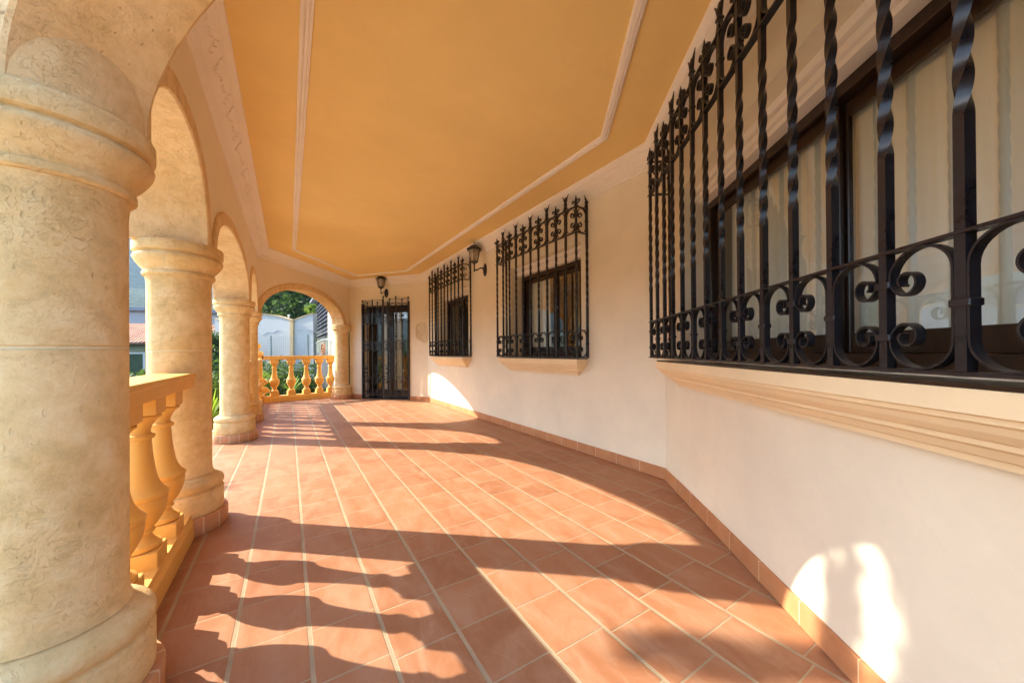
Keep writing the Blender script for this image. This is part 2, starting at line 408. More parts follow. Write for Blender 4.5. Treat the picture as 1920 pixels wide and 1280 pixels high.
# ceiling slab and roof above it
cpoly = []
off_r = [P4 - Nd*.02, P3i, P2, P1, P5, P0]
ctr = sum((Vector(p) for p in ROOM), Vector((0, 0)))/6
cpoly = [tuple(ctr + (Vector(p)-ctr)*1.0 + (Vector(p)-ctr).normalized()*.10) for p in ROOM]
cm = MB(); cm.prism(cpoly, ZC, ZC+.12); c = cm.build('ceiling', M['ceiling']); to_h(c)
rpoly = [tuple(Vector(p) + (Vector(p)-ctr).normalized()*.55) for p in ROOM]
rpoly[2] = tuple(P2 + Vector((1.5, 3.5))); rpoly[3] = tuple(P1 + Vector((4, 1.5))); rpoly[4] = tuple(P5 + Vector((4, -.5))); rpoly[1] = tuple(P3i + Vector((-.1, 3.2)))
rm = MB(); rm.prism(rpoly, ZC+.14, ZC+.42); to_h(rm.build('roof', M['arcade']))
# cornice with carved band and flat ceiling trim
def offs(o):
    r = []; n = len(ROOM)
    for i in range(n):
        a, b, c_ = Vector(ROOM[i-1]), Vector(ROOM[i]), Vector(ROOM[(i+1) % n]); d1 = (b-a).normalized(); d2 = (c_-b).normalized()
        n1 = Vector((d1.y, -d1.x)); n2 = Vector((d2.y, -d2.x)); r.append(inter(b+n1*o, d1, b+n2*o, d2))
    return r
def cornice_mat():
    g = NG('carved_moulding', .85, .25)
    base = g.ramp(g.noise(2.2, 5, .6), [(.3, (.87, .82, .74)), (.7, (.92, .88, .81))])
    cr = g.ramp(g.math('ABSOLUTE', g.math('SUBTRACT', g.noise(1.1, 5, .7, dist=1.0), .5)), [(.0, .0), (.0011, 1.0)])
    g.color(g.mix(g.math('MULTIPLY', g.math('SUBTRACT', 1.0, cr), .06), base, (.50, .38, .28)))
    g.bump(g.noise(60, 3), .1, .004)
    return g.m
M['cornice'] = cornice_mat()
cor = MB()
prof = [(-.01, ZL), (.016, ZL), (.018, ZL+.010), (.014, ZL+.012), (.014, ZL+.016), (.028, ZL+.018), (.031, ZL+.026), (.026, ZL+.028), (.026, ZL+.032), (.040, ZL+.034), (.043, ZL+.041), (.036, ZL+.043), (.036, ZL+.048), (.050, ZL+.052), (.075, ZL+.072), (.105, ZL+.090), (.112, ZL+.094), (.106, ZL+.098), (.108, ZL+.103), (.126, ZL+.107), (.128, ZL+.114), (.150, ZL+.124), (.160, ZL+.132), (.162, ZC-.003), (.162, ZC+.01), (-.01, ZC+.01)]
cor.sweep([tuple(p) for p in ROOM], prof, closed=True, inward=-1)
# carved foliage along the cornice hollow: small scrolls and leaves
cf = MB(); rnd = random.Random(3)
def hollow(F, x, h, out=0.0):     # point on the sloped hollow; h in 0..1 up the slope
    o = .052 + .058*h + out*.6; z = ZL + .050 + .044*h - out*.6
    return F.p(x, -o, z)
walls_f = [Frame(P0, P4), Frame(P4, P3i), FC, FB, Frame(P1, P5)]
for F in walls_f:
    sgn = 1
    x = .25
    while x < F.L-.25:
        for m_ in (-1, 1):
            pts = []
            for k in range(15):
                a = k/14*2.0*PI*.9; r_ = .024*(1-k/17)
                pts.append((x + m_*(.045 + .0 - r_*math.cos(a)), .5 + r_*math.sin(a)*10*.9))
            cf.tube([hollow(F, px, max(.05, min(.95, ph)), .003) for px, ph in pts], [.0032*(1-k/22) for k in range(15)], 5)
            stem = [(x + m_*(.08 + .018*k), .5 + .30*math.sin(k*.75)*(1 if m_ > 0 else -1)) for k in range(8)]
            cf.tube([hollow(F, px, ph, .002) for px, ph in stem], [.0030, .003, .0028, .0026, .002, .002, .0015, .001], 5)
            for k in (2, 4, 6):
                px, ph = stem[k]
                cf.tube([hollow(F, px, ph, .002), hollow(F, px+m_*.012, ph+.16, .005), hollow(F, px+m_*.022, ph+.30, .002)], [.002, .005, .001], 5)
        x += .46
cor.merge(cf); coro = to_h(cor.build('cornice', M['cornice'], None, 30))
tr = MB()
o1 = offs(.470); 
tp = [(0, ZC+.004), (0, ZC-.012), (.011, ZC-.022), (.017, ZC-.022), (.019, ZC-.010), (.024, ZC-.010), (.026, ZC-.022), (.038, ZC-.022), (.040, ZC-.010), (.045, ZC-.010), (.047, ZC-.018), (.058, ZC-.014), (.060, ZC+.004)]
tr.sweep([tuple(p) for p in o1], tp, closed=True, inward=-1)
to_h(tr.build('ceiling_trim', M['white'], None, 30))

# windows (parts of the house, their pieces sub-parts)
def window(F, op, nsash=2, curt=((0, 1),)):
    x0, x1, z0, z1 = op; L = x1-x0
    fr = MB(); y0, y1 = .20, .26; zt = z1-.115
    b = .045
    fr.box(0, b, y0-.02, y1, 0, zt-z0, .003); fr.box(L-b, L, y0-.02, y1, 0, zt-z0, .003)
    fr.box(b, L-b, y0-.02, y1, 0, .05, .003); fr.box(b, L-b, y0-.02, y1, zt-z0-.05, zt-z0, .003)
    sw = (L-2*b)/nsash
    for i in range(nsash):
        a = b + i*sw - (.02 if i else 0); c_ = b + (i+1)*sw + (.02 if i < nsash-1 else 0); yy = y0 + .012 + (i % 2)*.022
        fr.box(a, a+.055, yy, yy+.020, .051, zt-z0-.051, .003); fr.box(c_-.055, c_, yy, yy+.020, .051, zt-z0-.051, .003)
        fr.box(a+.055, c_-.055, yy, yy+.020, .051, .13, .003); fr.box(a+.055, c_-.055, yy, yy+.020, zt-z0-.11, zt-z0-.051, .003)
    f = place(fr.build('window', M['wood']), F, x0, 0, z0)
    for i in range(nsash):
        a = b + i*sw - (.02 if i else 0)+.053; c_ = b + (i+1)*sw + (.02 if i < nsash-1 else 0)-.053; yy = y0 + .012 + (i % 2)*.022 + .010
        p = MB(); p.add([(a, yy, .128), (c_, yy, .128), (c_, yy, zt-z0-.108), (a, yy, zt-z0-.108)], [(0, 1, 2, 3)])
        p.build('pane', M['glass'], f)
    hd = MB(); hd.box(.001, L-.001, .12, .255, zt-z0+.001, z1-z0-.001); hd.box(.001, L-.001, .095, .119, zt-z0+.022, zt-z0+.055, .003); hd.box(.001, L-.001, .085, .119, zt-z0+.072, z1-z0-.002, .003)
    hd.build('head_trim', M['white'], f)
    for (u0, u1) in curt:
        cu = MB(); n = int((u1-u0)*L/.012); rows = []
        for zz in (zt-z0-.02, 1.0, .6, .3, .02):
            rows.append([(b + u0*(L-2*b) + (u1-u0)*(L-2*b)*k/n, .315 + .026*math.sin(k*.62 + .9*math.sin(k*.13)) + .010*math.sin(k*.23+zz), zz) for k in range(n+1)])
        for r_ in range(len(rows)-1):
            cu.loft([rows[r_], rows[r_+1]], closed=False, caps=False)
        cu.build('curtain', M['curtain'], f, 80)
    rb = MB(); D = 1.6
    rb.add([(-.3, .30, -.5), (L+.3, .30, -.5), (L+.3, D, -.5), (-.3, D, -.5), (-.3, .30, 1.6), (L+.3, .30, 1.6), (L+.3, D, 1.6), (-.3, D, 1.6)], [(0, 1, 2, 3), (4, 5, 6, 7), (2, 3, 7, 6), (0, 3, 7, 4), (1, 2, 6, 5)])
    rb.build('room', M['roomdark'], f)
    # moulded sill below, with mitred returns
    e = .065; sl_ = MB()
    path = [(-e+.0, .0), (-e, -.0), (-e, -.001)]
    X0, X1 = -e-.03, L+e+.03
    steps = [(.155, -.035, -.012), (.148, -.085, -.035), (.118, -.105, -.085), (.100, -.135, -.105), (.062, -.168, -.135), (.045, -.185, -.168)]
    prof_ = [(.0, -.012), (.155, -.012), (.155, -.060), (.142, -.064), (.140, -.076), (.128, -.082), (.118, -.098), (.098, -.116), (.088, -.120), (.086, -.132), (.070, -.140), (.056, -.160), (.040, -.166), (.038, -.182), (.0, -.182)]
    # path runs from the wall on the left, along the front, back to the wall: sweep profile outwards
    rings = []
    for (ox, oy) in ((-1, 0), (-1, -1), (1, -1), (1, 0)):
        rg = []
        for o_, z_ in prof_:
            d_ = o_ - .155
            xx = (X0 - d_) if ox < 0 else (X1 + d_)
            yy = -.0 if oy == 0 else -o_
            rg.append((xx, yy if oy else .004, z_))
        rings.append(rg)
    sl_.loft(rings, closed=True, caps=True)
    sl_.build('sill', M['peach'], f)
    sb = MB(); sb.box(X0+.006, X1-.006, -.150, .0, -.0115, -.003); sb.build('sill_slab', M['wood'], f)
    si = MB(); si.box(.002, L-.002, .001, .18, -.005, .004); si.build('inner_sill', M['peach'], f)
    return f
w1o = window(FB, win1, 2, ((0.50, .98),)); w2o = window(FB, win2, 2, ((0.0, .34),)); w3o = window(FA, win3, 2, ((0.0, 1.0),))
tag(w1o, 'far narrow window behind its black grille'); tag(w2o, 'middle window of the long wall'); tag(w3o, 'large near window with pale curtains')

# glazed door
x0, x1, z0, z1 = door; L = x1-x0
dm = MB(); zt = 2.14; y0 = .19
dm.box(0, .06, y0, .26, .0, zt, .003); dm.box(L-.06, L, y0, .26, .0, zt, .003); dm.box(.06, L-.06, y0, .26, zt-.06, zt, .003)
for a, c_ in ((.061, L/2-.002), (L/2+.002, L-.061)):
    dm.box(a, a+.055, y0+.01, y0+.05, .02, zt-.062, .003); dm.box(c_-.055, c_, y0+.01, y0+.05, .02, zt-.062, .003)
    dm.box(a+.055, c_-.055, y0+.01, y0+.05, .02, .20, .003); dm.box(a+.055, c_-.055, y0+.01, y0+.05, zt-.16, zt-.062, .003)
do = place(dm.build('door', M['wood']), FC, x0, 0, 0)
for a, c_ in ((.061, L/2-.002), (L/2+.002, L-.061)):
    p = MB(); p.add([(a+.053, y0+.03, .198), (c_-.053, y0+.03, .198), (c_-.053, y0+.03, zt-.158), (a+.053, y0+.03, zt-.158)], [(0, 1, 2, 3)]); p.build('pane', M['glass'], do)
hn = MB(); hn.tube([(L/2+.045, y0+.01, 1.02), (L/2+.045, y0-.03, 1.02), (L/2+.13, y0-.035, 1.02)], .008, 8); hn.box(L/2+.033, L/2+.057, y0+.002, y0+.009, .95, 1.09, .002); hn.build('handle', M['iron'], do)
th = MB(); th.box(.002, L-.002, -.02, .26, .0, .022, .003); th.build('threshold', M['wood'], do)
hd = MB(); hd.box(.001, L-.001, .10, .258, zt+.001, z1-.001, .003); hd.build('head_trim', M['white'], do)
cu = MB(); n = 90; rows = [[(.30 + (L-.75)*k/n, .36+.02*math.sin(k*.7+.9*math.sin(k*.2)), zz) for k in range(n+1)] for zz in (2.05, 1.0, .05)]
for r_ in range(2): cu.loft([rows[r_], rows[r_+1]], closed=False, caps=False)
cu.build('curtain', M['curtain'], do, 80)
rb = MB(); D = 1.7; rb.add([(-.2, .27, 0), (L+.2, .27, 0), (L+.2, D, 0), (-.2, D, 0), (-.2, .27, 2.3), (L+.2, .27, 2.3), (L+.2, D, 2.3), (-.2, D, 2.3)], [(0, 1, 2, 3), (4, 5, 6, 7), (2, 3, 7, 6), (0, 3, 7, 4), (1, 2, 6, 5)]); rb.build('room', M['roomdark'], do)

# ------------------------------------------------------------------ arcade walls, arches
def arch_curve(c, a, zs, rise, n=36, e=None):   # full shouldered ellipse centre c, half width a
    r = []; e = e or SH
    for k in range(n+1):
        cs, sn = math.cos(PI*k/n), math.sin(PI*k/n); r.append((c - a*math.copysign(abs(cs)**(2/e), cs), zs + rise*abs(sn)**(2/e)))
    return r
def arcade_wall(name, P, Q, bays, label, cat, x_start, x_end, band=.10, proud=.018, mat=None, wt=WT, wo=None):
    wo = wo or wt
    """wall in frame P->Q; bays (x0,x1,rise)"""
    F = Frame(P, Q); root = empty(name, (P.x, P.y, 0), F.a, label, cat)
    n = 36; zs = ZCAP; zt = 2.88
    top = []; curve = [(x_start, zs)]
    for (a, b, rise) in bays:
        c = (a+b)/2; h = (b-a)/2
        curve += [(x, z) for x, z in arch_curve(c, h+band*.5, zs, rise+band*.5, n)]
    curve.append((x_end, zs))
    m = MB()
    for y in (-wt, wo):
        for i in range(len(curve)-1):
            (xa, za), (xb, zb) = curve[i], curve[i+1]
            if xb-xa < 1e-5: continue
            m.add([(xa, y, za), (xb, y, zb), (xb, y, zt), (xa, y, zt)], [(0, 1, 2, 3)])
    for i in range(len(curve)-1):
        (xa, za), (xb, zb) = curve[i], curve[i+1]
        m.add([(xa, -wt, za), (xb, -wt, zb), (xb, wo, zb), (xa, wo, za)], [(0, 1, 2, 3)])
    for x in (x_start, x_end): m.add([(x, -wt, zs), (x, wo, zs), (x, wo, zt), (x, -wt, zt)], [(0, 1, 2, 3)])
    m.add([(x_start, -wt, zt), (x_end, -wt, zt), (x_end, wo, zt), (x_start, wo, zt)], [(0, 1, 2, 3)])
    m.build('wall', M['arcade'], root)
    for (a, b, rise) in bays:
        c = (a+b)/2; h = (b-a)/2
        ic = arch_curve(c, h, zs-.002, rise, n); oc = arch_curve(c, h+band, zs-.002, rise+band, n); t = wt+proud; to_ = wo+proud; e = .008
        rings = []
        for kk, ((xi, zi), (xo, zo)) in enumerate(zip(ic, oc)):
            dx, dz = xo-xi, zo-zi; l = math.hypot(dx, dz); ux, uz = dx/l*e, dz/l*e
            if kk % 5 == 3:
                tx, tz = -uz/e*.004, ux/e*.004
                for q_, g_ in ((-1, 0), (0, .005), (1, 0)):
                    ax_, az_, bx_, bz_ = xi+q_*tx+ux/e*g_, zi+q_*tz+uz/e*g_, xo+q_*tx-ux/e*g_, zo+q_*tz-uz/e*g_; T, O = t-g_, to_-g_
                    rings.append([(ax_, -T+e, az_), (ax_, O-e, az_), (ax_+ux, O, az_+uz), (bx_-ux, O, bz_-uz), (bx_, O-e, bz_), (bx_, -T+e, bz_), (bx_-ux, -T, bz_-uz), (ax_+ux, -T, az_+uz)])
                if T is None: pass
                continue
            rings.append([(xi, -t+e, zi), (xi, to_-e, zi), (xi+ux, to_, zi+uz), (xo-ux, to_, zo-uz), (xo, to_-e, zo), (xo, -t+e, zo), (xo-ux, -t, zo-uz), (xi+ux, -t, zi+uz)])
        g = MB(); g.loft(rings); g.build('arch', M['stone_arch'], root, 30)
    return root
SH = 2.3
r0 = .147
arcade_wall('arcade_wall', arc(0), arc(3), [(S0+r0, S1-r0, .45), (S1+r0, S2-r0, .40), (S2+r0, S3-r0, .47)], 'beige arcade wall of three stone arches along the left side of the terrace', 'arcade', S0+.02, S3+.13, wo=.17)
SH = 2.0; LD = (C4-C3).length; LE = (C5-C0).length
arcade_wall('arch_wall', C3, C4, [(r0, LD-r0, .55)], 'far end wall with one wide stone arch framing the trees', 'arch', .02, LD+.16, band=.115, wt=.12)
arcade_wall('arch_wall', C0, C5, [(r0, LE-r0, .50)], 'nearest stone arch springing from the column at the left edge', 'arch', .02, LE+.2, band=.115, wt=.12)

pr_ = MB().lathe([(.05, ZCAP-.0005), (.196, ZCAP), (.196, 2.87), (.05, 2.875)], 40).build('pier', M['stone_arch'], [o for o in bpy.data.objects if o.get('category') == 'arch'][-1], 40)

# ------------------------------------------------------------------ columns
cap_prof = [(.10, 1.505), (.158, 1.505), (.166, 1.512), (.166, 1.528), (.160, 1.534), (.163, 1.545), (.180, 1.566), (.196, 1.590), (.203, 1.606), (.205, 1.616), (.200, 1.626), (.192, 1.630), (.192, 1.636), (.204, 1.642), (.207, 1.650), (.207, 1.690), (.203, 1.6985), (.10, 1.6985)]
base_prof = [(.12, .101), (.201, .101), (.204, .108), (.204, .225), (.200, .232), (.192, .236), (.192, .240), (.199, .246), (.205, .258), (.205, .275), (.198, .290), (.182, .303), (.160, .314), (.150, .322), (.12, .322)]
proto = None
col_info = [(C0, 'nearest stone column at the left edge, beside the handrail start'), (C1, 'thick stone column at the end of the near balustrade'), (C2, 'second full stone column, standing on tiled plinth with no rail in front'), (C3, 'slim corner stone column where the arcade meets the far arch'), (C4, 'stone column beside the barred door, right of the far arch'), (C5, 'stone column carrying the right foot of the nearest arch')]
for i, (c, lab) in enumerate(col_info):
    if proto is None:
        proto = empty('stone_column', (c.x, c.y, 0), 0)
        MB().lathe([(.10, .3225), (.155, .323), (.149, .34), (r0, .37), (r0, 1.46), (.150, 1.49), (.154, 1.5045), (.10, 1.5045)], 48).build('shaft', M['stone_shaft'], proto, 40)
        MB().lathe(cap_prof, 48).build('capital', M['stone'], proto, 40)
        MB().lathe(base_prof, 48).build('base', M['stone'], proto, 40)
        MB().lathe([(.12, .001), (.222, .001), (.225, .006), (.225, .094), (.222, .100), (.12, .100)], 48).build('plinth', M['ringtile'], proto, 40)
        o = proto
    else:
        o = copy_tree(proto); o.location = (c.x, c.y, 0)
    o.rotation_euler = (0, 0, i*1.3)
    tag(o, lab, 'column', 'stone columns of the terrace arches')

# ------------------------------------------------------------------ balustrades
bal_prof = [(.0, .198), (.060, .198), (.070, .204), (.073, .214), (.070, .226), (.060, .232), (.052, .236), (.044, .248), (.039, .262), (.040, .268), (.048, .270), (.050, .276), (.046, .283), (.046, .290), (.058, .306), (.072, .330), (.084, .358), (.091, .388), (.093, .410), (.089, .417), (.087, .421), (.094, .425), (.097, .433), (.096, .442), (.088, .450), (.084, .453), (.074, .466), (.064, .486), (.056, .515), (.049, .560), (.043, .615), (.039, .672), (.040, .680), (.049, .683), (.052, .691), (.049, .699), (.039, .703), (.036, .714), (.040, .733), (.050, .753), (.062, .768), (.070, .773), (.072, .782), (.0, .786)]
bal_mesh = None
def balustrade(P, Q, xs, label, top=.94, xa=0, xb=None, hw=.098):
    global bal_mesh
    F = Frame(P, Q); Lr = F.L if xb is None else xb
    root = empty('balustrade', F.p(0), F.a, label, 'balustrade')
    kz = (top-.94)
    h = MB(); a = .095
    prof_h = [(-hw+.012, .862), (hw-.012, .862), (hw-.008, .868), (hw-.004, .915), (hw, .921), (hw, .936), (hw-.006, .942), (-hw+.006, .942), (-hw, .936), (-hw, .921), (-hw+.004, .915), (-hw+.008, .868)]
    h.loft([[(x, y, z+kz) for y, z in prof_h] for x in (xa, Lr)]); h.build('handrail', M['ochre'], root)
    b = MB(); prof_b = [(-.095, .001), (.095, .001), (.095, .092), (.088, .100), (.082, .106), (.078, .128), (-.078, .128), (-.082, .106), (-.088, .100), (-.095, .092)]
    b.loft([[(x, y, z) for y, z in prof_b] for x in (xa, Lr)]); b.build('bottom_rail', M['ochre'], root)
    for x in xs:
        if bal_mesh is None:
            m = MB(); m.lathe(bal_prof, 28)
            m.box(-.074, .074, -.074, .074, .120, .199, .003); m.box(-.072, .072, -.072, .072, .787, .870, .003)
            o = m.build('baluster', M['ochre'], root, 35); bal_mesh = o.data
        else:
            o = bpy.data.objects.new('baluster', bal_mesh); COL.objects.link(o); o.parent = root
        o.location = (x, 0, 0); o.scale = (1, 1, (top-.075)/.865)
    return root
balustrade(C1, C0, [.40, .71, 1.02], 'nearest ochre balustrade between the two thick columns', xa=.16, xb=1.22)
balustrade(C3, C2, [.34, .665, 1.0], 'ochre balustrade seen edge on between the second and the corner column', xa=.16, xb=S3-S2-.16)
balustrade(C3, arc(6.28), [.48, .79, 1.10, 1.41, 1.72, 2.03], 'ochre balustrade running on past the corner column to the ball topped post', xa=.16, xb=2.18)
NP = arc(6.28, .0); QE = Vector((-4.19, 8.56)) 
od = (QE-NP).normalized(); on = Vector((od.y, -od.x))
A0 = Vector((-5.306, 7.605)); A1 = Vector((-4.292, 8.527)); od = (A1-A0).normalized(); on = Vector((-od.y, od.x))
Q0 = A0 + on*.095 - od*.02; Q1 = A1 + on*.095 + od*.12; LQ = (Q1-Q0).length
balustrade(Q0, Q1, [LQ*.155, LQ*.365, LQ*.565, LQ*.745, LQ*.905], 'far ochre balustrade of five balusters under the wide arch', top=1.0, xa=.02)
npst = empty('balustrade_post', (Q0.x-.06, Q0.y-.06, 0), ang(Bd), 'square ochre post topped with a ball, at the corner of the far balustrades', 'post')
m = MB(); m.box(-.11, .11, -.11, .11, 0, .10, .004); m.box(-.095, .095, -.095, .095, .10, 1.00, .004); m.build('post', M['ochre'], npst)
for sx, sy, ax in ((1, 0, 0), (-1, 0, 0), (0, 1, 1), (0, -1, 1)):
    m = MB()
    if ax == 0: m.box(.0955*sx-.004, .0955*sx+.004, -.06, .06, .20, .90, .002)
    else: m.box(-.06, .06, .0955*sy-.004, .0955*sy+.004, .20, .90, .002)
    m.build('panel', M['ochre'], npst)
MB().lathe([(.0, 1.0), (.10, 1.0), (.125, 1.01), (.128, 1.03), (.118, 1.045), (.125, 1.06), (.115, 1.085), (.09, 1.105), (.05, 1.12), (.035, 1.135), (.032, 1.145), (.0, 1.145)], 32).build('cap', M['ochre'], npst, 40)
for sg in (-1, 1):
    m = MB()
    for (cz_, r_, tn) in ((.22, .105, 1.5), (.46, .075, -1.4)):
        m.tube([(sg*(.115), 0 + (.12 + r_*(1-.8*k/40)*math.cos(2*PI*tn*k/40) - .02)*-1, cz_ + r_*(1-.8*k/40)*math.sin(2*PI*tn*k/40)) for k in range(41)], [.026*(1-.5*k/40) for k in range(41)], 8)
    m.build('scroll_ornament', M['ochre'], npst, 60)
MB().lathe([(.002, 1.14)] + [(.078*math.sin(PI*k/14), 1.213-.078*math.cos(PI*k/14)) for k in range(1, 14)] + [(.002, 1.291)], 32).build('ball', M['ochre'], npst, 60)

# ------------------------------------------------------------------ iron grilles
def tw_bar(m, x, y, z0, z1, zt0, zt1, s=.0100, turns=2.0, n=72):
    rings = []; zs_ = [z0, zt0] + [zt0 + (zt1-zt0)*k/n for k in range(1, n)] + [zt1, z1]
    for z in zs_:
        t = 0 if z <= zt0 else (1 if z >= zt1 else (z-zt0)/(zt1-zt0)); a = t*turns*2*PI
        rings.append([(x+s*1.414*math.cos(a+PI/4+PI/2*k), y+s*1.414*math.sin(a+PI/4+PI/2*k), z) for k in range(4)])
    m.loft(rings); return m
def c_scroll_pts(wd, h, flip=False):
    half = []
    rx, ry = wd/2, min(.06, h*.24)
    for k in range(5): half.append((0.0, h/2 + (h/2-ry)*k/4))
    for k in range(1, 17): a = PI - PI*k/16; half.append((rx + rx*math.cos(a), h-ry + ry*math.sin(a)))
    # volute: from the right side turning inwards
    r_ = wd*.265; cx = wd - r_; cz = h-ry-.002
    n = 30
    for k in range(1, n+1):
        a = -2*PI*1.12*k/n; rr = r_*(1 - .66*k/n); half.append((cx + rr*math.cos(a) + 0*.1, cz - .008*min(1, k/6) + rr*math.sin(a)*1.0))
    low = [(x, h-z) for x, z in half]
    return list(reversed(low)) + half[1:]
GM = {}
def grille(F, x0, nmod, md, dep, z0, label, zs=(0.0, .275, 1.255, 1.512), tall=1.60):
    """x0: left anchor on wall; front plane at y=-dep"""
    root = empty('window_grille', F.p(x0, 0, z0), F.a, label, 'window grille', 'black wrought iron window grilles')
    key = round(md, 4)
    zb, zm, zu, zt = zs
    if key not in GM:
        d = {}
        b = MB(); tw_bar(b, 0, 0, zb-.006, zt+.04, .50, 1.13); d['even'] = b.build('bar', M['iron'], root, 50)
        b = MB(); tw_bar(b, 0, 0, zb-.006, zt+.085, .50, 1.13); d['odd'] = b.build('bar', M['iron'], root, 50)
        # scroll pieces: back on x=0, volutes towards +x
        wd = md-.030
        for nm, (za, zz) in (('low', (zb+.006, zm-.006)), ('up', (zu+.006, zt-.006))):
            pts = c_scroll_pts(wd, zz-za); m = MB(); m.strip([(x+.0135, z+za) for x, z in pts], .0045, -.010, .010); d['sc_'+nm] = m.build('scroll', M['iron'], root, 50)
            m = MB(); m.strip([(-x-.0135, z+za) for x, z in pts], .0045, -.010, .010); d['scm_'+nm] = m.build('scroll', M['iron'], root, 50)
        # collars
        m = MB(); m.box(-.019, .019, -.0135, .0135, -.008, .008, .002); d['col'] = m.build('collar', M['iron'], root)
        # finials: spear with two curls (even), three leaf crown (odd)
        m = MB(); m.tube([(0, 0, zt+.03), (0, 0, zt+.055), (0, 0, zt+.085), (0, 0, zt+.115)], [.010, .014, .008, .001], 8)
        for sx in (-1, 1):
            pts = [(0.006*sx, zt+.008), (.020*sx, zt+.020)]
            for k in range(18):
                a = -PI*.6 + 2*PI*.95*k/17; rr = .019*(1-.5*k/17); pts.append((sx*(.038+rr*math.cos(a)), zt+.050+rr*math.sin(a)))
            m.strip(pts, .004, -.007, .007)
        d['f_even'] = m.build('finial', M['iron'], root, 50)
        m = MB(); m.tube([(0, 0, zt+.07), (0, 0, zt+.10), (0, 0, zt+.135), (0, 0, zt+.150)], [.009, .012, .008, .002], 6)
        for sx in (-1, 1):
            m.tube([(sx*.006, 0, zt+.070), (sx*.010, 0, zt+.095), (sx*.024, 0, zt+.130), (sx*.050, 0, zt+.168)], [.009, .010, .008, .002], 6)
            m.strip([(sx*.042, zt+.004), (sx*.028, zt+.016), (sx*.016, zt+.040), (sx*.011, zt+.068)], .004, -.007, .007)
        m.box(-.016, .016, -.015, .015, zt+.062, zt+.074, .002)
        d['f_odd'] = m.build('finial', M['iron'], root, 50)
        for o in d.values(): o['_u'] = 0
        GM[key] = d
    d = GM[key]
    def collars(e, x, y, rz=0.0):
        zz_ = []
        for za, zz in ((zb, zm), (zu, zt)):
            h = zz-za-.012; ry = min(.06, h*.24)
            zz_ += [za+.006+h-ry-.01, za+.006+ry+.01] if e else [(za+zz)/2]
        for z in zz_: put('col', x, y, rz).location.z = z
    def put(k, x, y, rz=0.0, parent=root):
        s_ = d[k]
        if s_.get('_u', 1) == 0:
            o = s_; del o['_u']
        else: o = s_.copy(); COL.objects.link(o)
        if '_u' in o: del o['_u']
        o.parent = parent; o.location = (x, y, 0); o.rotation_euler = (0, 0, rz); return o
    n = nmod
    # front bars, then one bar at the wall on each side
    seq = [(k*md, -dep, 0.0, k) for k in range(n+1)]
    for x, y, rz, k in seq:
        e = k % 2 == 0; b = put('even' if e else 'odd', x, y); collars(e, x, y)
        f = put('f_even' if e else 'f_odd', 0, 0, 0, b)
        if k % 2:   # scrolls spread from odd bars to both neighbours
            for nm in ('low', 'up'): put('sc_'+nm, x, y); put('scm_'+nm, x, y)
    for x, rz in ((0.0, PI/2), (n*md, PI/2)):
        b = put('odd', x, -.012); put('f_odd', 0, 0, rz, b); collars(0, x, -.012, rz)
        for nm in ('low', 'up'):
            o = put('scm_'+nm, x, -.012, PI/2); o.scale = ((dep-.02)/md, 1, 1)
    W_ = n*md; e = .028
    for i, z in enumerate((zb, zm, zu, zt)):
        hh = .006 if i else .008; dp = .015
        m = MB(); m.box(-e, W_+e, -dep-dp, -dep+dp, z-hh/2-.001, z+hh/2, .0015); m.build('rail', M['iron'], root)
        for x in (0, W_):
            m = MB(); m.box(x-dp+.001, x+dp-.001, -dep+dp+.0005, .01, z-hh/2-.0005, z+hh/2-.0005, .0015); m.build('rail', M['iron'], root)
    return root
gz = .992
grille(FB, FB.L-5.14, 10, .157, .157, gz, 'far window grille, left of the wall lantern on the long wall')
grille(FB, FB.L-2.44, 10, .157, .157, gz, 'middle window grille, right of the wall lantern')
grille(FA, .17, 16, .160, .155, gz+.01, 'largest and nearest window grille, running out of the right edge')
for d in GM.values():
    for o in d.values():
        if '_u' in o: del o['_u']

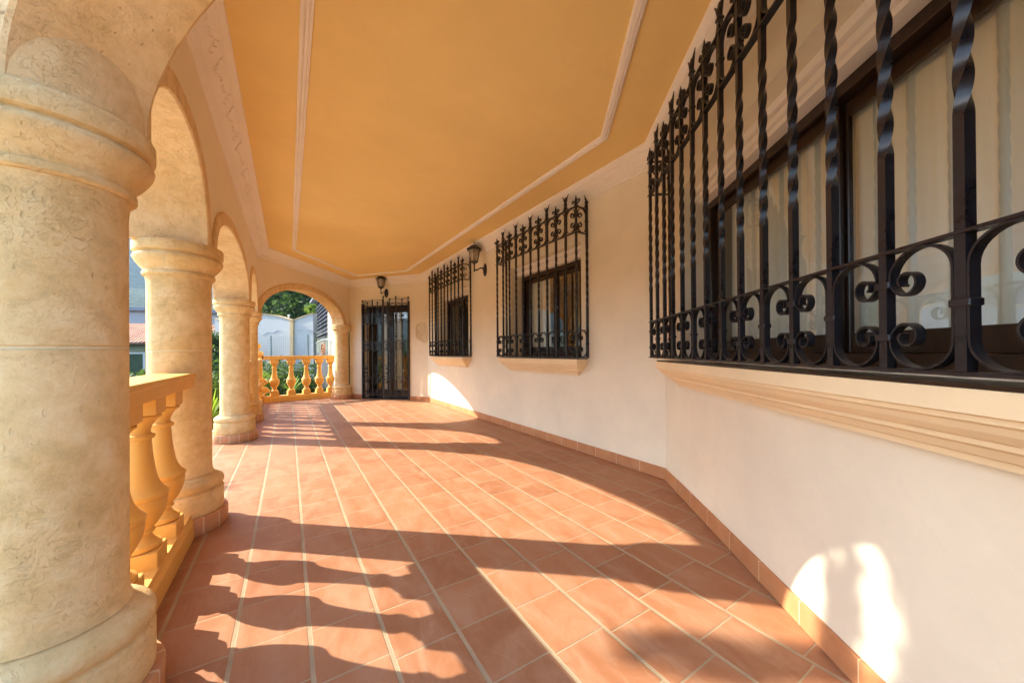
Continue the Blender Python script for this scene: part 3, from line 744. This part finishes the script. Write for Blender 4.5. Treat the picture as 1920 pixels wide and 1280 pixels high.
# door grille: left leaf closed, right leaf slightly open
def leaf(root, wd, n, tall, name='leaf'):
    m = MB()
    xs = [wd*k/(n-1) for k in range(n)]
    fr = []
    lf = empty(name); lf.parent = root
    H_ = 2.16
    for k, x in enumerate(xs):
        b = MB(); s = .016 if k in (0, n-1) else .010
        if k in (0, n-1): b.box(x-s, x+s, -s, s, .03, H_+.02, .002)
        else: tw_bar(b, x, 0, .08, H_+(.05 if k % 2 == 0 else -.02), .55, 1.75, .0095, 2, 60)
        zt_ = H_ + (.05 if k % 2 == 0 else .0)
        b.tube([(x, 0, zt_-.01), (x, 0, zt_+.02), (x, 0, zt_+.05), (x, 0, zt_+.075)], [.009, .016, .007, .001], 6)
        for sx in (-1, 1): b.tube([(x+sx*.004, 0, zt_+.0), (x+sx*.010, 0, zt_+.03), (x+sx*.026, 0, zt_+.055)], [.006, .006, .001], 5)
        b.build('bar', M['iron'], lf)
    for z in (.085, .50, 1.30, 1.92, 2.12):
        b = MB(); b.box(0, wd, -.010, .010, z-.005, z+.005, .001); b.build('rail', M['iron'], lf)
    for z, hh in ((.10, .38), (1.70, .20), (1.93, .18), (.52, .26), (1.10, .19)):
        for k in range(0, n-1):
            if z == .52 and k % 2: continue
            w_ = xs[k+1]-xs[k]-.026
            if w_ < .03: continue
            b = MB(); pts = c_scroll_pts(w_, hh*.96)
            fl_ = (k % 2)
            b.strip([((xs[k]+.013+x) if not fl_ else (xs[k+1]-.013-x), z+zz) for x, zz in pts], .009, -.008, .008); b.build('scroll', M['iron'], lf, 50)
    # small curls and leaves at mid height
    for k in range(1, n-1):
        b = MB(); x = xs[k]; b.tube([(x, 0, 1.42), (x, 0, 1.45), (x, 0, 1.48)], [.006, .020, .006], 8)
        for sx in (-1, 1): b.tube([(x, 0, 1.36), (x+sx*.02, -.004, 1.39), (x+sx*.038, -.004, 1.42)], [.004, .009, .001], 5)
        b.build('leaf_ornament', M['iron'], lf, 50)
    return lf
gx0 = door[0]+.01; gw = door[1]-door[0]-.02
dg = empty('door_grille', FC.p(gx0, 0, .004), FC.a, 'black wrought iron double gate over the glazed door, its right leaf ajar', 'door grille')
l1 = leaf(dg, gw*.57, 6, 0); l1.location = (0, -.03, 0)
l2 = leaf(dg, gw*.42, 5, 0); l2.location = (gw, -.03, 0); l2.rotation_euler = (0, 0, PI - R(-24)); 
l2.rotation_euler = (0, 0, PI + R(30)); l2.location = (gw, -.03, .02)
for x in (-.004, gw+.004):
    b = MB(); b.box(x-.014, x+.014, -.03, .03, 0, 2.18, .003); b.build('gate_frame', M['iron'], dg)

# ------------------------------------------------------------------ wall lanterns
def lantern(F, x, z, label, outd=.19):
    root = empty('wall_lantern', F.p(x, 0, z), F.a, label, 'wall lamp', 'black wall lanterns')
    m = MB(); pr = [(.0, .0), (.050, .0), (.054, .006), (.050, .014), (.038, .020), (.030, .026), (.0, .028)]
    rings = [[(r_*math.cos(2*PI*k/28), -zz, r_*1.9*math.sin(2*PI*k/28)) for k in range(28)] for r_, zz in [(max(r_, .001), zz) for r_, zz in pr]]
    m.loft(rings); m.build('backplate', M['iron'], root, 50)
    m = MB(); pts = []
    for k in range(22):
        t = k/21; pts.append((0, -.02 - (outd-.02)*t, .0 + .022*math.sin(t*2*PI*.9) + .0*t))
    m.tube(pts, [.013 - .004*math.sin(PI*k/21) for k in range(22)], 10); m.tube([(0, -outd, -.06), (0, -outd, -.045), (0, -outd, -.02), (0, -outd, .02), (0, -outd, .075)], [.002, .010, .008, .010, .014], 10)
    m.build('arm', M['iron'], root, 60)
    n = 6; zb_, zt_ = .105, .275; rb, rt = .060, .092; c = (0, -outd)
    def pg(r_, z_, ph=PI/6): return [(c[0]+r_*math.cos(ph+2*PI*k/n), c[1]+r_*math.sin(ph+2*PI*k/n), z_) for k in range(n)]
    body = MB(); body.loft([pg(.010, .065), pg(.045, .085), pg(rb+.006, zb_-.008), pg(rb+.006, zb_)])
    body.loft([pg(rt+.006, zt_), pg(rt+.006, zt_+.008)])
    A = pg(rb, zb_); B_ = pg(rt, zt_)
    for a, b in zip(A, B_): body.tube([a, b], .0055, 6)
    body.build('cage', M['iron'], root)
    roof = MB(); roof.loft([pg(.125, zt_+.004), pg(.126, zt_+.011), pg(.095, zt_+.030), pg(.062, zt_+.060), pg(.030, zt_+.080), pg(.012, zt_+.088)])
    roof.tube([(*c, zt_+.085), (*c, zt_+.098), (*c, zt_+.108), (*c, zt_+.120), (*c, zt_+.140)], [.008, .006, .013, .008, .001], 8)
    roof.build('lantern_roof', M['iron'], root)
    gl = MB()
    ga = pg(rb-.002, zb_+.001); gb = pg(rt-.003, zt_-.001)
    for k in range(n): gl.add([ga[k], ga[(k+1) % n], gb[(k+1) % n], gb[k]], [(0, 1, 2, 3)])
    gl.build('glass', M['lampglass'], root)
    bu = MB(); bu.lathe([(.001, .12), (.012, .122), (.014, .15), (.022, .172), (.024, .19), (.016, .208), (.001, .214)], 16, c); bu.build('bulb', M['bulb'], root, 60)
    return root
lantern(FC, FC.L-1.06, 2.40, 'black wall lantern above the barred door')
lantern(FB, FB.L-3.07, 2.32, 'black wall lantern between the far and middle windows', .19)

# ------------------------------------------------------------------ plaster ornament on the corner by the door
orn = MB()
def scrollw(cx, cz, r_, a0, turns, sgn=1, n=40, th=.015):
    pts = [(cx + sgn*r_*(1-.8*k/n)*math.cos(a0 + 2*PI*turns*k/n), -.008, cz + r_*(1-.8*k/n)*math.sin(a0+2*PI*turns*k/n)*1.05) for k in range(n+1)]
    orn.tube(pts, [th*(1-.5*k/n) for k in range(n+1)], 6)
def shell(cx, cz, rx, rz, rot, nr=7):
    def P(a, q): x, z = rx*q*math.cos(a), rz*q*math.sin(a); return (cx + x*math.cos(rot) - z*math.sin(rot), -.006 - .018*math.sqrt(max(0, 1-q*q)), cz + x*math.sin(rot) + z*math.cos(rot))
    for q, th in ((1.0, .010), (.72, .006)): orn.tube([P(2*PI*k/36, q) for k in range(37)], th, 6, caps=False)
    for k in range(nr): a = 2*PI*k/nr; orn.tube([P(a, .12), P(a+.12, .45), P(a+.05, .78)], [.002, .006, .002], 5)
shell(-.015, .10, .135, .10, .25); shell(.055, -.10, .095, .135, .35); shell(-.095, -.06, .045, .10, .3, 5)
oo = orn.build('wall_ornament', plaster('carved_plaster', (.84, .76, .60), .05), None, 60); oo.location = FC.p(FC.L-.15, 0, 1.50); oo.rotation_euler = (0, 0, FC.a); oo.scale = (1.0, 1.0, 1.0)
tag(oo, 'pale carved plaster leaf ornament on the wall between door and far window', 'ornament')

# ------------------------------------------------------------------ ground and hills
def sstep(a, b, x): t = max(0, min(1, (x-a)/(b-a))); return t*t*(3-2*t)
def hgt(x, y):
    r = math.hypot(x, y); th = math.degrees(math.atan2(x, y))
    g1 = math.exp(-((th+27)/13)**2)
    g2 = .30 + .70*math.exp(-((th+52)/28)**2) + .25*math.exp(-((th-150)/60)**2)
    n1 = mnoise.fractal(Vector((x*.0016, y*.0016, 1.3)), 1.0, 2.1, 5); n2 = mnoise.fractal(Vector((x*.02, y*.02, 4.1)), 1.0, 2.0, 4)
    return -1.6 + g1*26*sstep(17, 110, r) + n2*1.4*sstep(20, 80, r) + g2*sstep(260, 1700, r)*395*(1+.40*n1) + 40*n1*sstep(300, 900, r)
tm = MB(); NT = 220; rs = [0.5, 6, 12] + [12*1.075**k for k in range(1, 78)]
ths = [2*PI*k/NT for k in range(NT)]
tm.loft([[(r_*math.sin(t), r_*math.cos(t), hgt(r_*math.sin(t), r_*math.cos(t))) for t in ths] for r_ in rs], caps=False)
def terrain_mat():
    g = NG('wooded_ground', .95, .1)
    f = g.noise(.05, 9, .85); f2 = g.noise(.6, 6, .7); v = g.n('TexVoronoi', {'Vector': g.co, 'Scale': .12}).outputs['Distance']
    a = g.ramp(g.math('ADD', g.math('MULTIPLY', f, .6), g.math('MULTIPLY', v, .4)), [(.32, (.008, .020, .007)), (.5, (.024, .050, .014)), (.66, (.055, .085, .024)), (.8, (.14, .13, .07))])
    g.color(g.mix(g.ramp(f2, [(.4, .0), (.7, .5)]), a, (.03, .05, .012))); g.bump(g.math('ADD', v, f), 1.0, 6.0)
    return g.m
go = tm.build('hills', terrain_mat(), None, 80); tag(go, 'wooded ground rising to hills and a mountain', 'hills', kind='structure')
cm_ = MB(); cm_.box(-14, 3.2, .4, 13, -1.75, -1.575); co_ = cm_.build('bounce_paving', plaster('pale_bounce_paving', (.58, .50, .38), .12, bump=.3)); co_.location = floor.location; co_.rotation_euler = floor.rotation_euler  # unseen light slab, added to throw sunlight up onto ceiling and soffits
tag(co_, 'unseen pale paving added below the terrace to bounce sunlight upwards', 'paving', kind='structure')

# ------------------------------------------------------------------ vegetation
def leaf_mat(name, a, b, c):
    g = NG(name, .6, .3)
    oi = g.n('ObjectInfo').outputs['Random']
    wn = g.n('TexNoise', {'Vector': g.co, 'Scale': 2.2, 'Detail': 6.0, 'Roughness': .75}).outputs['Fac']
    g.color(g.ramp(wn, [(.32, a), (.5, b), (.68, c)]))
    tl = g.n('BsdfTranslucent', {'Color': (*[min(1, x*1.5) for x in c], 1)}); mx = g.n('MixShader', {'Fac': .3})
    g.t.links.new(g.b.outputs[0], mx.inputs[1]); g.t.links.new(tl.outputs[0], mx.inputs[2]); g.t.links.new(mx.outputs[0], g.out.inputs[0])
    return g.m
M['pine'] = leaf_mat('pine_needles', (.016, .040, .012), (.035, .075, .018), (.070, .125, .028))
M['broad'] = leaf_mat('broad_leaves', (.040, .080, .012), (.085, .150, .022), (.15, .23, .035))
M['bright'] = leaf_mat('bright_leaves', (.06, .13, .012), (.14, .26, .022), (.26, .38, .035))
M['bark'] = plaster('bark', (.16, .10, .06), .3, bump=.6, sc=8)
def leaves(mb, rnd, c, r, n, ls, flat=.6, aspect=.5):
    for _ in range(n):
        u = rnd.gauss(0, 1), rnd.gauss(0, 1), rnd.gauss(0, 1); l = math.sqrt(sum(x*x for x in u)) or 1
        q = rnd.random()**.4; p = Vector((c[0]+u[0]/l*r*q, c[1]+u[1]/l*r*q, c[2]+u[2]/l*r*q*flat))
        d = Vector((rnd.gauss(0, 1), rnd.gauss(0, 1), rnd.gauss(0, .7))).normalized(); e = d.cross(Vector((rnd.gauss(0, 1), rnd.gauss(0, 1), rnd.gauss(0, 1)))).normalized()
        s_ = ls*(.6+.8*rnd.random()); a = d*s_; b = e*s_*aspect
        mb.add([p-a, p-a*.1-b, p+a, p-a*.1+b], [(0, 1, 2, 3)])
def make_tree(seed, H_, crown_r, z0, mat, kind, ls, nclump, nl, label=None):
    rnd = random.Random(seed); root = empty('tree' if kind != 'pine' else 'pine_tree')
    t = MB(); pts = [(rnd.uniform(-.03, .03)*H_*k/6, rnd.uniform(-.03, .03)*H_*k/6, H_*.9*k/6) for k in range(7)]
    t.tube(pts, [H_*.030*(1-k/7.5) for k in range(7)], 8)
    cr = MB()
    for k in range(nclump):
        q = (k+.5)/nclump
        if kind == 'pine':
            z = z0 + (H_-z0)*q; rr = crown_r*(1-q)**.75*rnd.uniform(.55, 1.05) + .15; a = k*2.399+rnd.uniform(-.4, .4)
            c = (rr*math.cos(a), rr*math.sin(a), z - rr*.12); r_ = crown_r*(.20+.22*(1-q))
            t.tube([(0, 0, z), (c[0]*.5, c[1]*.5, z+.02), c], [H_*.009*(1-q)+.01, H_*.006*(1-q)+.008, .005], 5)
        else:
            a = k*2.399; ph = math.acos(1-1.7*q); rr = crown_r*rnd.uniform(.45, .95)
            c = (rr*math.sin(ph)*math.cos(a), rr*math.sin(ph)*math.sin(a), z0+(H_-z0)*.45 + rr*math.cos(ph)*(H_-z0)*.5/crown_r); r_ = crown_r*rnd.uniform(.26, .42)
            if k % 2 == 0: t.tube([(0, 0, z0*.8), (c[0]*.45, c[1]*.45, (z0+c[2])/2), c], [H_*.016, H_*.009, .008], 6)
        leaves(cr, rnd, c, r_, nl, ls, .65)
    t.build('trunk', M['bark'], root, 60); cr.build('crown', mat, root)
    return root
TP = [make_tree(1, 9, 2.6, 1.0, M['pine'], 'pine', .17, 70, 130), make_tree(2, 7, 2.6, 1.3, M['broad'], 'b', .17, 34, 230), make_tree(3, 8, 2.9, .8, M['pine'], 'b', .15, 40, 230)]
# hillside trees seen through the far arch
tr_l = [(-10.6, 20.5, 1, .8, 'yellow green tree at the left end behind the white garden wall'), (-9.2, 24, 0, 1.05, 'tall dark pine in the middle of the far arch'), (-13.5, 24, 2, 1.0, 'dark bushy tree behind the left part of the garden wall'),
        (-11.6, 28, 0, 1.2, 'dark pine rising behind the left garden wall panel'), (-10.6, 26, 2, 1.0, 'dark green tree between two pines behind the garden wall'), (-8.6, 30, 1, 1.2, 'light green tree at the upper right of the far arch'),
        (-7.6, 23, 1, .95, 'light green tree right above the louvred building'), (-14.5, 33, 0, 1.3, 'high pine on the slope at the upper left of the far arch'), (-11.2, 37, 1, 1.4, 'pale green tree high on the slope in the middle'),
        (-16.5, 36, 2, 1.4, 'dark round tree high on the slope at the left'), (-13.2, 42, 0, 1.5, 'distant pine on the slope behind the others'), (-18.6, 44, 2, 1.5, 'distant dark tree on the slope at far left'),
        (-10.5, 45, 2, 1.6, 'distant dark tree near the crown of the far arch'), (-16.2, 50, 1, 1.6, 'distant pale tree behind the slope pines'), (-12.8, 54, 0, 1.8, 'farthest pine near the top of the far arch'),
        (-11.0, 13.0, 2, .50, 'dark tree in the gap between the two full columns'), (-12.6, 14.2, 1, .50, 'leafy tree beside the dark one between the columns')]
used = set()
for x, y, k, sc_, lab in tr_l:
    if k in used: o = copy_tree(TP[k])
    else: o = TP[k]; used.add(k)
    o.location = (x, y, hgt(x, y)-.2); o.scale = (sc_, sc_, sc_); o.rotation_euler = (0, 0, random.uniform(0, 6.28)); tag(o, lab, 'tree', 'trees on the slope beyond the terrace')
# garden shrubs behind the balustrades
def make_shrub(seed, mat, hgt_, rad, n, ls):
    rnd = random.Random(seed); root = empty('shrub'); t = MB(); cr = MB()
    for k in range(n):
        a = rnd.uniform(0, 6.28); rr = rad*math.sqrt(rnd.random())*.85; z = hgt_*(.25+.75*rnd.random()*(1-.35*(rr/rad)))
        c = (rr*math.cos(a), rr*math.sin(a), z)
        t.tube([(rr*.1*math.cos(a), rr*.1*math.sin(a), 0), (c[0]*.6, c[1]*.6, z*.6), c], [.022, .014, .005], 5)
        leaves(cr, rnd, c, rad*.30, 95, ls, .9, .35)
    t.build('stem', M['bark'], root); cr.build('foliage', mat, root); return root
SP = [make_shrub(11, M['broad'], 2.35, 1.0, 42, .075), make_shrub(12, M['pine'], 2.3, 1.1, 46, .07)]
sh = [(-7.4, 10.9, 1, 1.1, 1.02, 'dark shrub behind the second gap of the far balustrade'), (-6.6, 10.4, 1, 1.0, .98, 'dark shrub behind the middle balusters of the far balustrade'), (-8.6, 10.6, 1, 1.1, 1.0, 'dark shrub at the left end of the far balustrade'),
      (-6.75, 9.2, 0, .75, .62, 'yellow green shrub close behind the first far baluster'), (-6.05, 10.3, 1, .95, .98, 'dark shrub behind the right part of the far balustrade'), (-7.6, 6.6, 0, .8, .40, 'light shrub outside the rail between the second and corner columns'),
      (-7.4, 7.8, 0, .7, .25, 'leafy shrub by the ball topped post'), (-5.4, 6.0, 1, .75, 1.5, 'dark shrub in the gap right of the thick column'), (-5.0, 6.1, 0, .55, .75, 'bright shrub low in the gap right of the thick column'),
      (-6.9, 6.1, 0, 1.0, .86, 'bright green shrub above the handrail of the nearest balustrade'), (-8.6, 7.6, 1, 1.1, .92, 'dark shrub behind the bright one by the nearest balustrade'), (-7.9, 9.6, 0, .8, .55, 'light green shrub low behind the far balustrade')]
used = set(); tops = [max(v.co.z for v in o.children[1].data.vertices) if 'foliage' in o.children[1].name else max(v.co.z for v in o.children[0].data.vertices) for o in SP]
for x, y, k, sc_, tz, lab in sh:
    if k in used: o = copy_tree(SP[k])
    else: o = SP[k]; used.add(k)
    o.location = (x, y, -1.6); o.scale = (sc_, sc_, (tz+1.6)/tops[k]); o.rotation_euler = (0, 0, random.uniform(0, 6.28)); tag(o, lab, 'shrub', 'garden shrubs outside the terrace')
# plant with long lance leaves
def make_lance(seed):
    rnd = random.Random(seed); m = MB()
    for k in range(46):
        a = rnd.uniform(0, 6.28); el = rnd.uniform(.5, 1.45); L_ = rnd.uniform(.55, .95); wd = .022; pts = []
        for j in range(7):
            t = j/6; e2 = el - t*t*1.0; pts.append((t*L_*math.cos(el)*math.cos(a)*1.0, t*L_*math.cos(el)*math.sin(a), t*L_*math.sin(el)-.25*t*t*L_))
        nx, ny = -math.sin(a), math.cos(a)
        l_ = [(p[0]+nx*wd*math.sin(PI*(.12+.86*j/6)), p[1]+ny*wd*math.sin(PI*(.12+.86*j/6)), p[2]+.01) for j, p in enumerate(pts)]
        r_ = [(p[0]-nx*wd*math.sin(PI*(.12+.86*j/6)), p[1]-ny*wd*math.sin(PI*(.12+.86*j/6)), p[2]+.01) for j, p in enumerate(pts)]
        for j in range(6): m.add([l_[j], r_[j], r_[j+1], l_[j+1]], [(0, 1, 2, 3)])
    root = empty('lance_plant'); m.build('leaves', M['bright'], root)
    t = MB(); t.tube([(0, 0, -1.9), (.02, 0, -.9), (0, 0, .05)], [.045, .04, .03], 8); t.build('stem', M['bark'], root); return root
lp = make_lance(5)
for i, (x, y, z, sc_, lab) in enumerate([(-6.35, 8.75, .22, .85, 'spiky lance leaved plant left of the first far baluster'), (-5.75, 9.3, .05, .7, 'low lance leaved plant between the first two far balusters'), (-4.35, 5.15, .10, .7, 'bright lance leaved plant in the gap beside the thick column'), (-4.75, 4.45, .38, .65, 'bright lance leaved plant just above the nearest handrail'), (-2.62, 2.80, -.02, .42, 'small lance leaved plant hidden behind the thick column, its shadow beside it')]):
    o = lp if i == 0 else copy_tree(lp)
    o.location = (x, y, z); o.scale = (sc_,)*3; o.rotation_euler = (0, 0, i*1.7); tag(o, lab, 'plant', 'lance leaved plants')

# ------------------------------------------------------------------ unseen tree added in the sun's path to break up the near wall patches
tq = arc(-1.85) + Vector((-.989, .147))*5.0
ot = make_tree(21, 6.9, .70, 5.0, M['broad'], 'b', .09, 30, 150); ot.location = (tq.x, tq.y, -1.6); tag(ot, 'unseen slender round headed tree added left of the terrace to shade the near wall', 'tree', 'unseen trees added for shade')

br = MB(); lf_ = MB(); rnd = random.Random(4)
def oloc(sv, z, dt=0.0): q = arc(sv) + Vector((-.989, .147))*(5.0+dt); return (q.x-tq.x, q.y-tq.y, z+1.6)
br.tube([oloc(-1.85, 4.5), oloc(-1.4, 4.95, .1), oloc(-1.0, 5.05, 0), oloc(-.72, 4.92, 0), oloc(-.69, 4.5, 0), oloc(-.685, 4.2, 0)], [.035, .028, .022, .016, .012, .005], 6)
for k in range(9): leaves(lf_, rnd, oloc(-.69 + rnd.uniform(-.015, .015), 4.18+.085*k, 0), .10, 60, .045, 1.0)  # hanging leaf clumps set to shade a gap in the sun patch
for k in range(8): leaves(lf_, rnd, oloc(-1.02-.09*k, 4.45+.05*(k%3), 0), .13, 30, .045, 1.0)
for k in range(10):
    for q in (-1.02, -1.14, -1.26): leaves(lf_, rnd, oloc(q + rnd.uniform(-.03, .03), 4.12+.10*k, 0), .11, 42, .045, 1.0)  # denser clumps added to narrow the outer sun patch
br.build('shade_limb', M['bark'], ot, 60); lf_.build('foliage', M['broad'], ot)

# ------------------------------------------------------------------ garden wall beyond the far balustrade
M['gwall'] = plaster('pale_blue_plaster', (.56, .56, .55), .07, sc=.8)
M['coping'] = plaster('ochre_coping', (.62, .45, .24), .1)
M['mesh'] = plaster('fence_wire', (.34, .42, .42), .1, rough=.5)
GA = Vector((-13.0, 15.6)); GB = Vector((-8.02, 14.4)); FG = Frame(GA, GB)
gw_ = empty('garden_wall', FG.p(0), FG.a, 'pale blue garden wall with a wavy top behind the far balustrade', 'garden wall')
def gtop(x): return 2.43 + .30*abs(math.sin(PI*(x-2.42+1.75)/3.5 + 0)) - .0
cen = 4.12
def gtop(x): return 2.36 + .34*abs(math.sin(PI*(x-cen)/3.4))**.8
xs = [FG.L*k/120 for k in range(121)]
m = MB(); m.loft([[(x, 0, -1.6), (x, .18, -1.6), (x, .18, gtop(x)), (x, 0, gtop(x))] for x in xs]); m.build('panel', M['gwall'], gw_, 30)
m = MB(); m.loft([[(x, -.03, gtop(x)+.001), (x, .21, gtop(x)+.001), (x, .21, gtop(x)+.035), (x, -.03, gtop(x)+.035)] for x in xs]); m.build('coping', M['coping'], gw_, 30)
m = MB(); m.box(cen-.08, cen+.08, -.07, -.001, -1.6, gtop(cen)+.02); m.box(cen-.10, cen+.10, -.09, .2, gtop(cen)+.036, gtop(cen)+.10); m.build('pilaster', M['coping'], gw_)
for (xc, sc_) in ((cen-1.5, 1), (cen+1.3, 1)):
    m = MB(); pts = []
    for k in range(50):
        t_ = k/49; pts.append((xc-1.0+2.0*t_, -.004, 1.95 + .055*math.sin(t_*9.5) + .045*math.sin(t_*23)))
    m.tube(pts, .009, 5); m.build('relief', M['gwall'], gw_, 60)
for i, x in enumerate((cen-.28, cen-2.15)):
    m = MB(); m.lathe([(.0, 0), (.05, 0), (.05, .03), (.03, .05), (.03, .08), (.07, .11), (.085, .17), (.06, .24), (.0, .26)], 14); b = m.build('wall_top_lamp', M['bulb'], None, 60); p = FG.p(x, .08, gtop(x)+.037); b.location = p
    b.scale = (.55, .55, .6); tag(b, ['white globe lamp on the garden wall, beside its middle pilaster', 'white globe lamp on the crest of the left garden wall panel'][i], 'lamp')
fe = empty('mesh_fence', FG.p(0, -.9), FG.a, 'grey wire mesh fence standing in front of the pale garden wall', 'fence')
m = MB()
k = 0
while k*.085 < FG.L: m.box(k*.085-.0022, k*.085+.0022, -.003, .003, -1.6, 1.70); k += 1
for z in [1.72-.12*j for j in range(20)]: m.box(0, FG.L, -.003, .003, z-.0025, z+.0025)
o = m.build('wire_mesh', M['mesh'], fe)
for x in (.6, 2.3, 4.0, 5.7):
    m = MB(); m.box(x-.02, x+.02, -.03, .02, -1.7, 1.76); m.build('post', M['mesh'], fe)

# ------------------------------------------------------------------ louvred building and cream annex at the right of the far arch
M['louv'] = plaster('dark_louvre', (.035, .045, .075), .2, rough=.5)
M['louv2'] = plaster('grey_slat', (.30, .34, .40), .1, rough=.5)
LA = Vector((-9.62, 17.5)); LB = Vector((-6.25, 12.4)); FL = Frame(LA, LB)
lb = empty('louvred_building', FL.p(0), FL.a, 'dark louvred building with grey slats, right of the garden wall', 'building')
m = MB(); m.box(0, FL.L, .06, .3, -1.7, 4.0); m.build('wall', M['louv'], lb)
for j in range(9):
    z = 1.85 + j*.165; m = MB(); m.loft([[(x, -.02, z), (x, .05, z+.05), (x, .05, z+.07), (x, -.02, z+.02)] for x in (0, FL.L)]); m.build('slat', M['louv2'], lb)
for j in range(12):
    x = .2 + j*(FL.L-.4)/11; m = MB(); m.box(x-.012, x+.012, -.035, -.0205, 1.8, 3.3); m.build('batten', M['louv'], lb)
m = MB(); m.box(-.15, FL.L, -.25, .5, 3.50, 3.57); m.build('roof', M['louv2'], lb)
M['green_panel'] = plaster('green_panel', (.10, .13, .07), .2)
for j in range(4):
    m = MB(); x = .1 + j*(FL.L-.2)/4; m.box(x, x+(FL.L-.2)/4-.06, .02, .055, 1.1, 1.68, .004); m.build('panel', M['green_panel'], lb)
F2 = Frame((-5.72, 11.35), (-4.46, 9.02))
ax = empty('annex_wall', F2.p(0), F2.a, 'sunlit cream wall and pilaster behind the last far baluster', 'wall')
m = MB(); m.box(0, F2.L, 0, .22, -1.7, 3.0, .004); m.build('wall', M['wall'], ax)
m = MB(); m.box(-.02, .16, -.10, -.001, -1.7, 3.0, .004); m.box(.05, .09, -.125, -.101, -1.7, 3.0); m.build('pilaster', M['white'], ax)
m = MB(); m.tube([(-.12, -.05, -1.6), (-.12, -.05, 1.0)], .05, 12); m.build('drain_pipe', M['white'], ax, 60)
# curly iron railing in front of the louvres
ir = empty('iron_railing', (-6.6, 11.2, 0), 0, 'small curved iron railing with a scroll in front of the louvred building', 'railing')
FR = Frame((-6.15, 11.2), (-4.95, 10.0))
m = MB(); pts = [(x, 0, 1.36 + .10*math.sin(PI*x/FR.L)) for x in [FR.L*k/20 for k in range(21)]]; m.tube(pts, .018, 6); o = m.build('rail', M['louv2'], ir, 60); o.location = (FR.o.x+6.6, FR.o.y-11.2, 0); o.rotation_euler = (0, 0, FR.a)
for k in range(15):
    x = FR.L*(k+.5)/15; m = MB(); m.tube([(x, 0, -.2), (x, 0, 1.36+.10*math.sin(PI*x/FR.L))], .009, 5); o = m.build('baluster', M['louv2'], ir); o.location = (FR.o.x+6.6, FR.o.y-11.2, 0); o.rotation_euler = (0, 0, FR.a)
M['rust'] = plaster('terracotta_ornament', (.42, .22, .14), .15)
m = MB(); m.tube([(.75+.15*(1-k/40)*math.cos(k*.32), -.03, 1.16+.20*(1-k/40)*math.sin(k*.32)) for k in range(34)], .028, 6); o = m.build('scroll', M['rust'], ir, 60); o.location = (FR.o.x+6.6, FR.o.y-11.2, 0); o.rotation_euler = (0, 0, FR.a)

# ------------------------------------------------------------------ neighbour houses seen left of the thick column
def roof_tile():
    g = NG('roof_tiles', .85, .2)
    wv = g.n('TexWave', {'Vector': g.co, 'Scale': 1.6, 'Distortion': .4}, bands_direction='X').outputs['Fac']; wz = g.n('TexWave', {'Vector': g.co, 'Scale': 1.1, 'Distortion': 1.0}, bands_direction='Y').outputs['Fac']
    n1 = g.noise(2.5, 5, .7)
    g.color(g.mix(g.ramp(n1, [(.35, .0), (.65, 1.0)]), (.34, .13, .075), (.52, .30, .20))); g.bump(g.math('ADD', wv, wz), .9, .08); return g.m
M['rooft'] = roof_tile()
M['olive'] = plaster('olive_plaster', (.42, .40, .26), .08)
M['grey'] = plaster('grey_plaster', (.50, .54, .56), .05)
NC = Vector((-25.5, 23.5)); na = math.atan2(.42, .9)
nh = empty('neighbour_house', (NC.x, NC.y, -2), na, 'olive walled house with terracotta roof left of the thick column', 'house')
m = MB(); m.box(-5, 5, 0, 7, 0, 3.8, .01); m.build('wall', M['olive'], nh)
rf = MB(); rf.loft([[(x, -.55, 3.75), (x, -.55, 3.87), (x, 3.4, 5.35), (x, 7.5, 3.87), (x, 7.5, 3.75)] for x in (-5.5, 5.5)]); rf.build('roof', M['rooft'], nh)
for x in (-2.4, .55, 3.2):
    f = MB(); f.box(x-.45, x+.45, -.06, -.001, 1.3, 3.2, .01); fo = f.build('window', M['white'], nh); p = MB(); p.box(x-.34, x+.34, -.075, -.061, 1.4, 3.1); p.build('shutter', M['green_panel'], fo)
nb = empty('flat_roofed_house', (-34, 31, -2), na, 'pale grey flat roofed building above the terracotta roof', 'house')
m = MB(); m.box(-8, 9, 0, 8, 0, 6.9, .01); m.build('wall', M['grey'], nb)
m = MB(); m.box(-8.3, 9.3, -.3, 8.3, 6.901, 7.2, .01); m.build('roof', M['louv2'], nb)
for x in (-5, -1.5, 2, 5.5): m = MB(); m.box(x-.5, x+.5, -.05, -.001, 4.2, 5.8, .01); m.build('window', M['green_panel'], nb)

# ------------------------------------------------------------------ air
hz = MB(); hz.box(-3600, 3600, -3600, 3600, -60, 640)
hm = bpy.data.materials.new('haze_air'); hm.use_nodes = True; hm.node_tree.nodes.clear()
ho = hm.node_tree.nodes.new('ShaderNodeOutputMaterial'); hv = hm.node_tree.nodes.new('ShaderNodeVolumePrincipled')
hv.inputs['Color'].default_value = (.52, .75, 1.0, 1); hv.inputs['Density'].default_value = .00028; hv.inputs['Anisotropy'].default_value = .2
hm.node_tree.links.new(hv.outputs[0], ho.inputs['Volume'])
hzo = hz.build('haze', hm); tag(hzo, 'pale air between the terrace and the mountain', 'haze', kind='stuff')
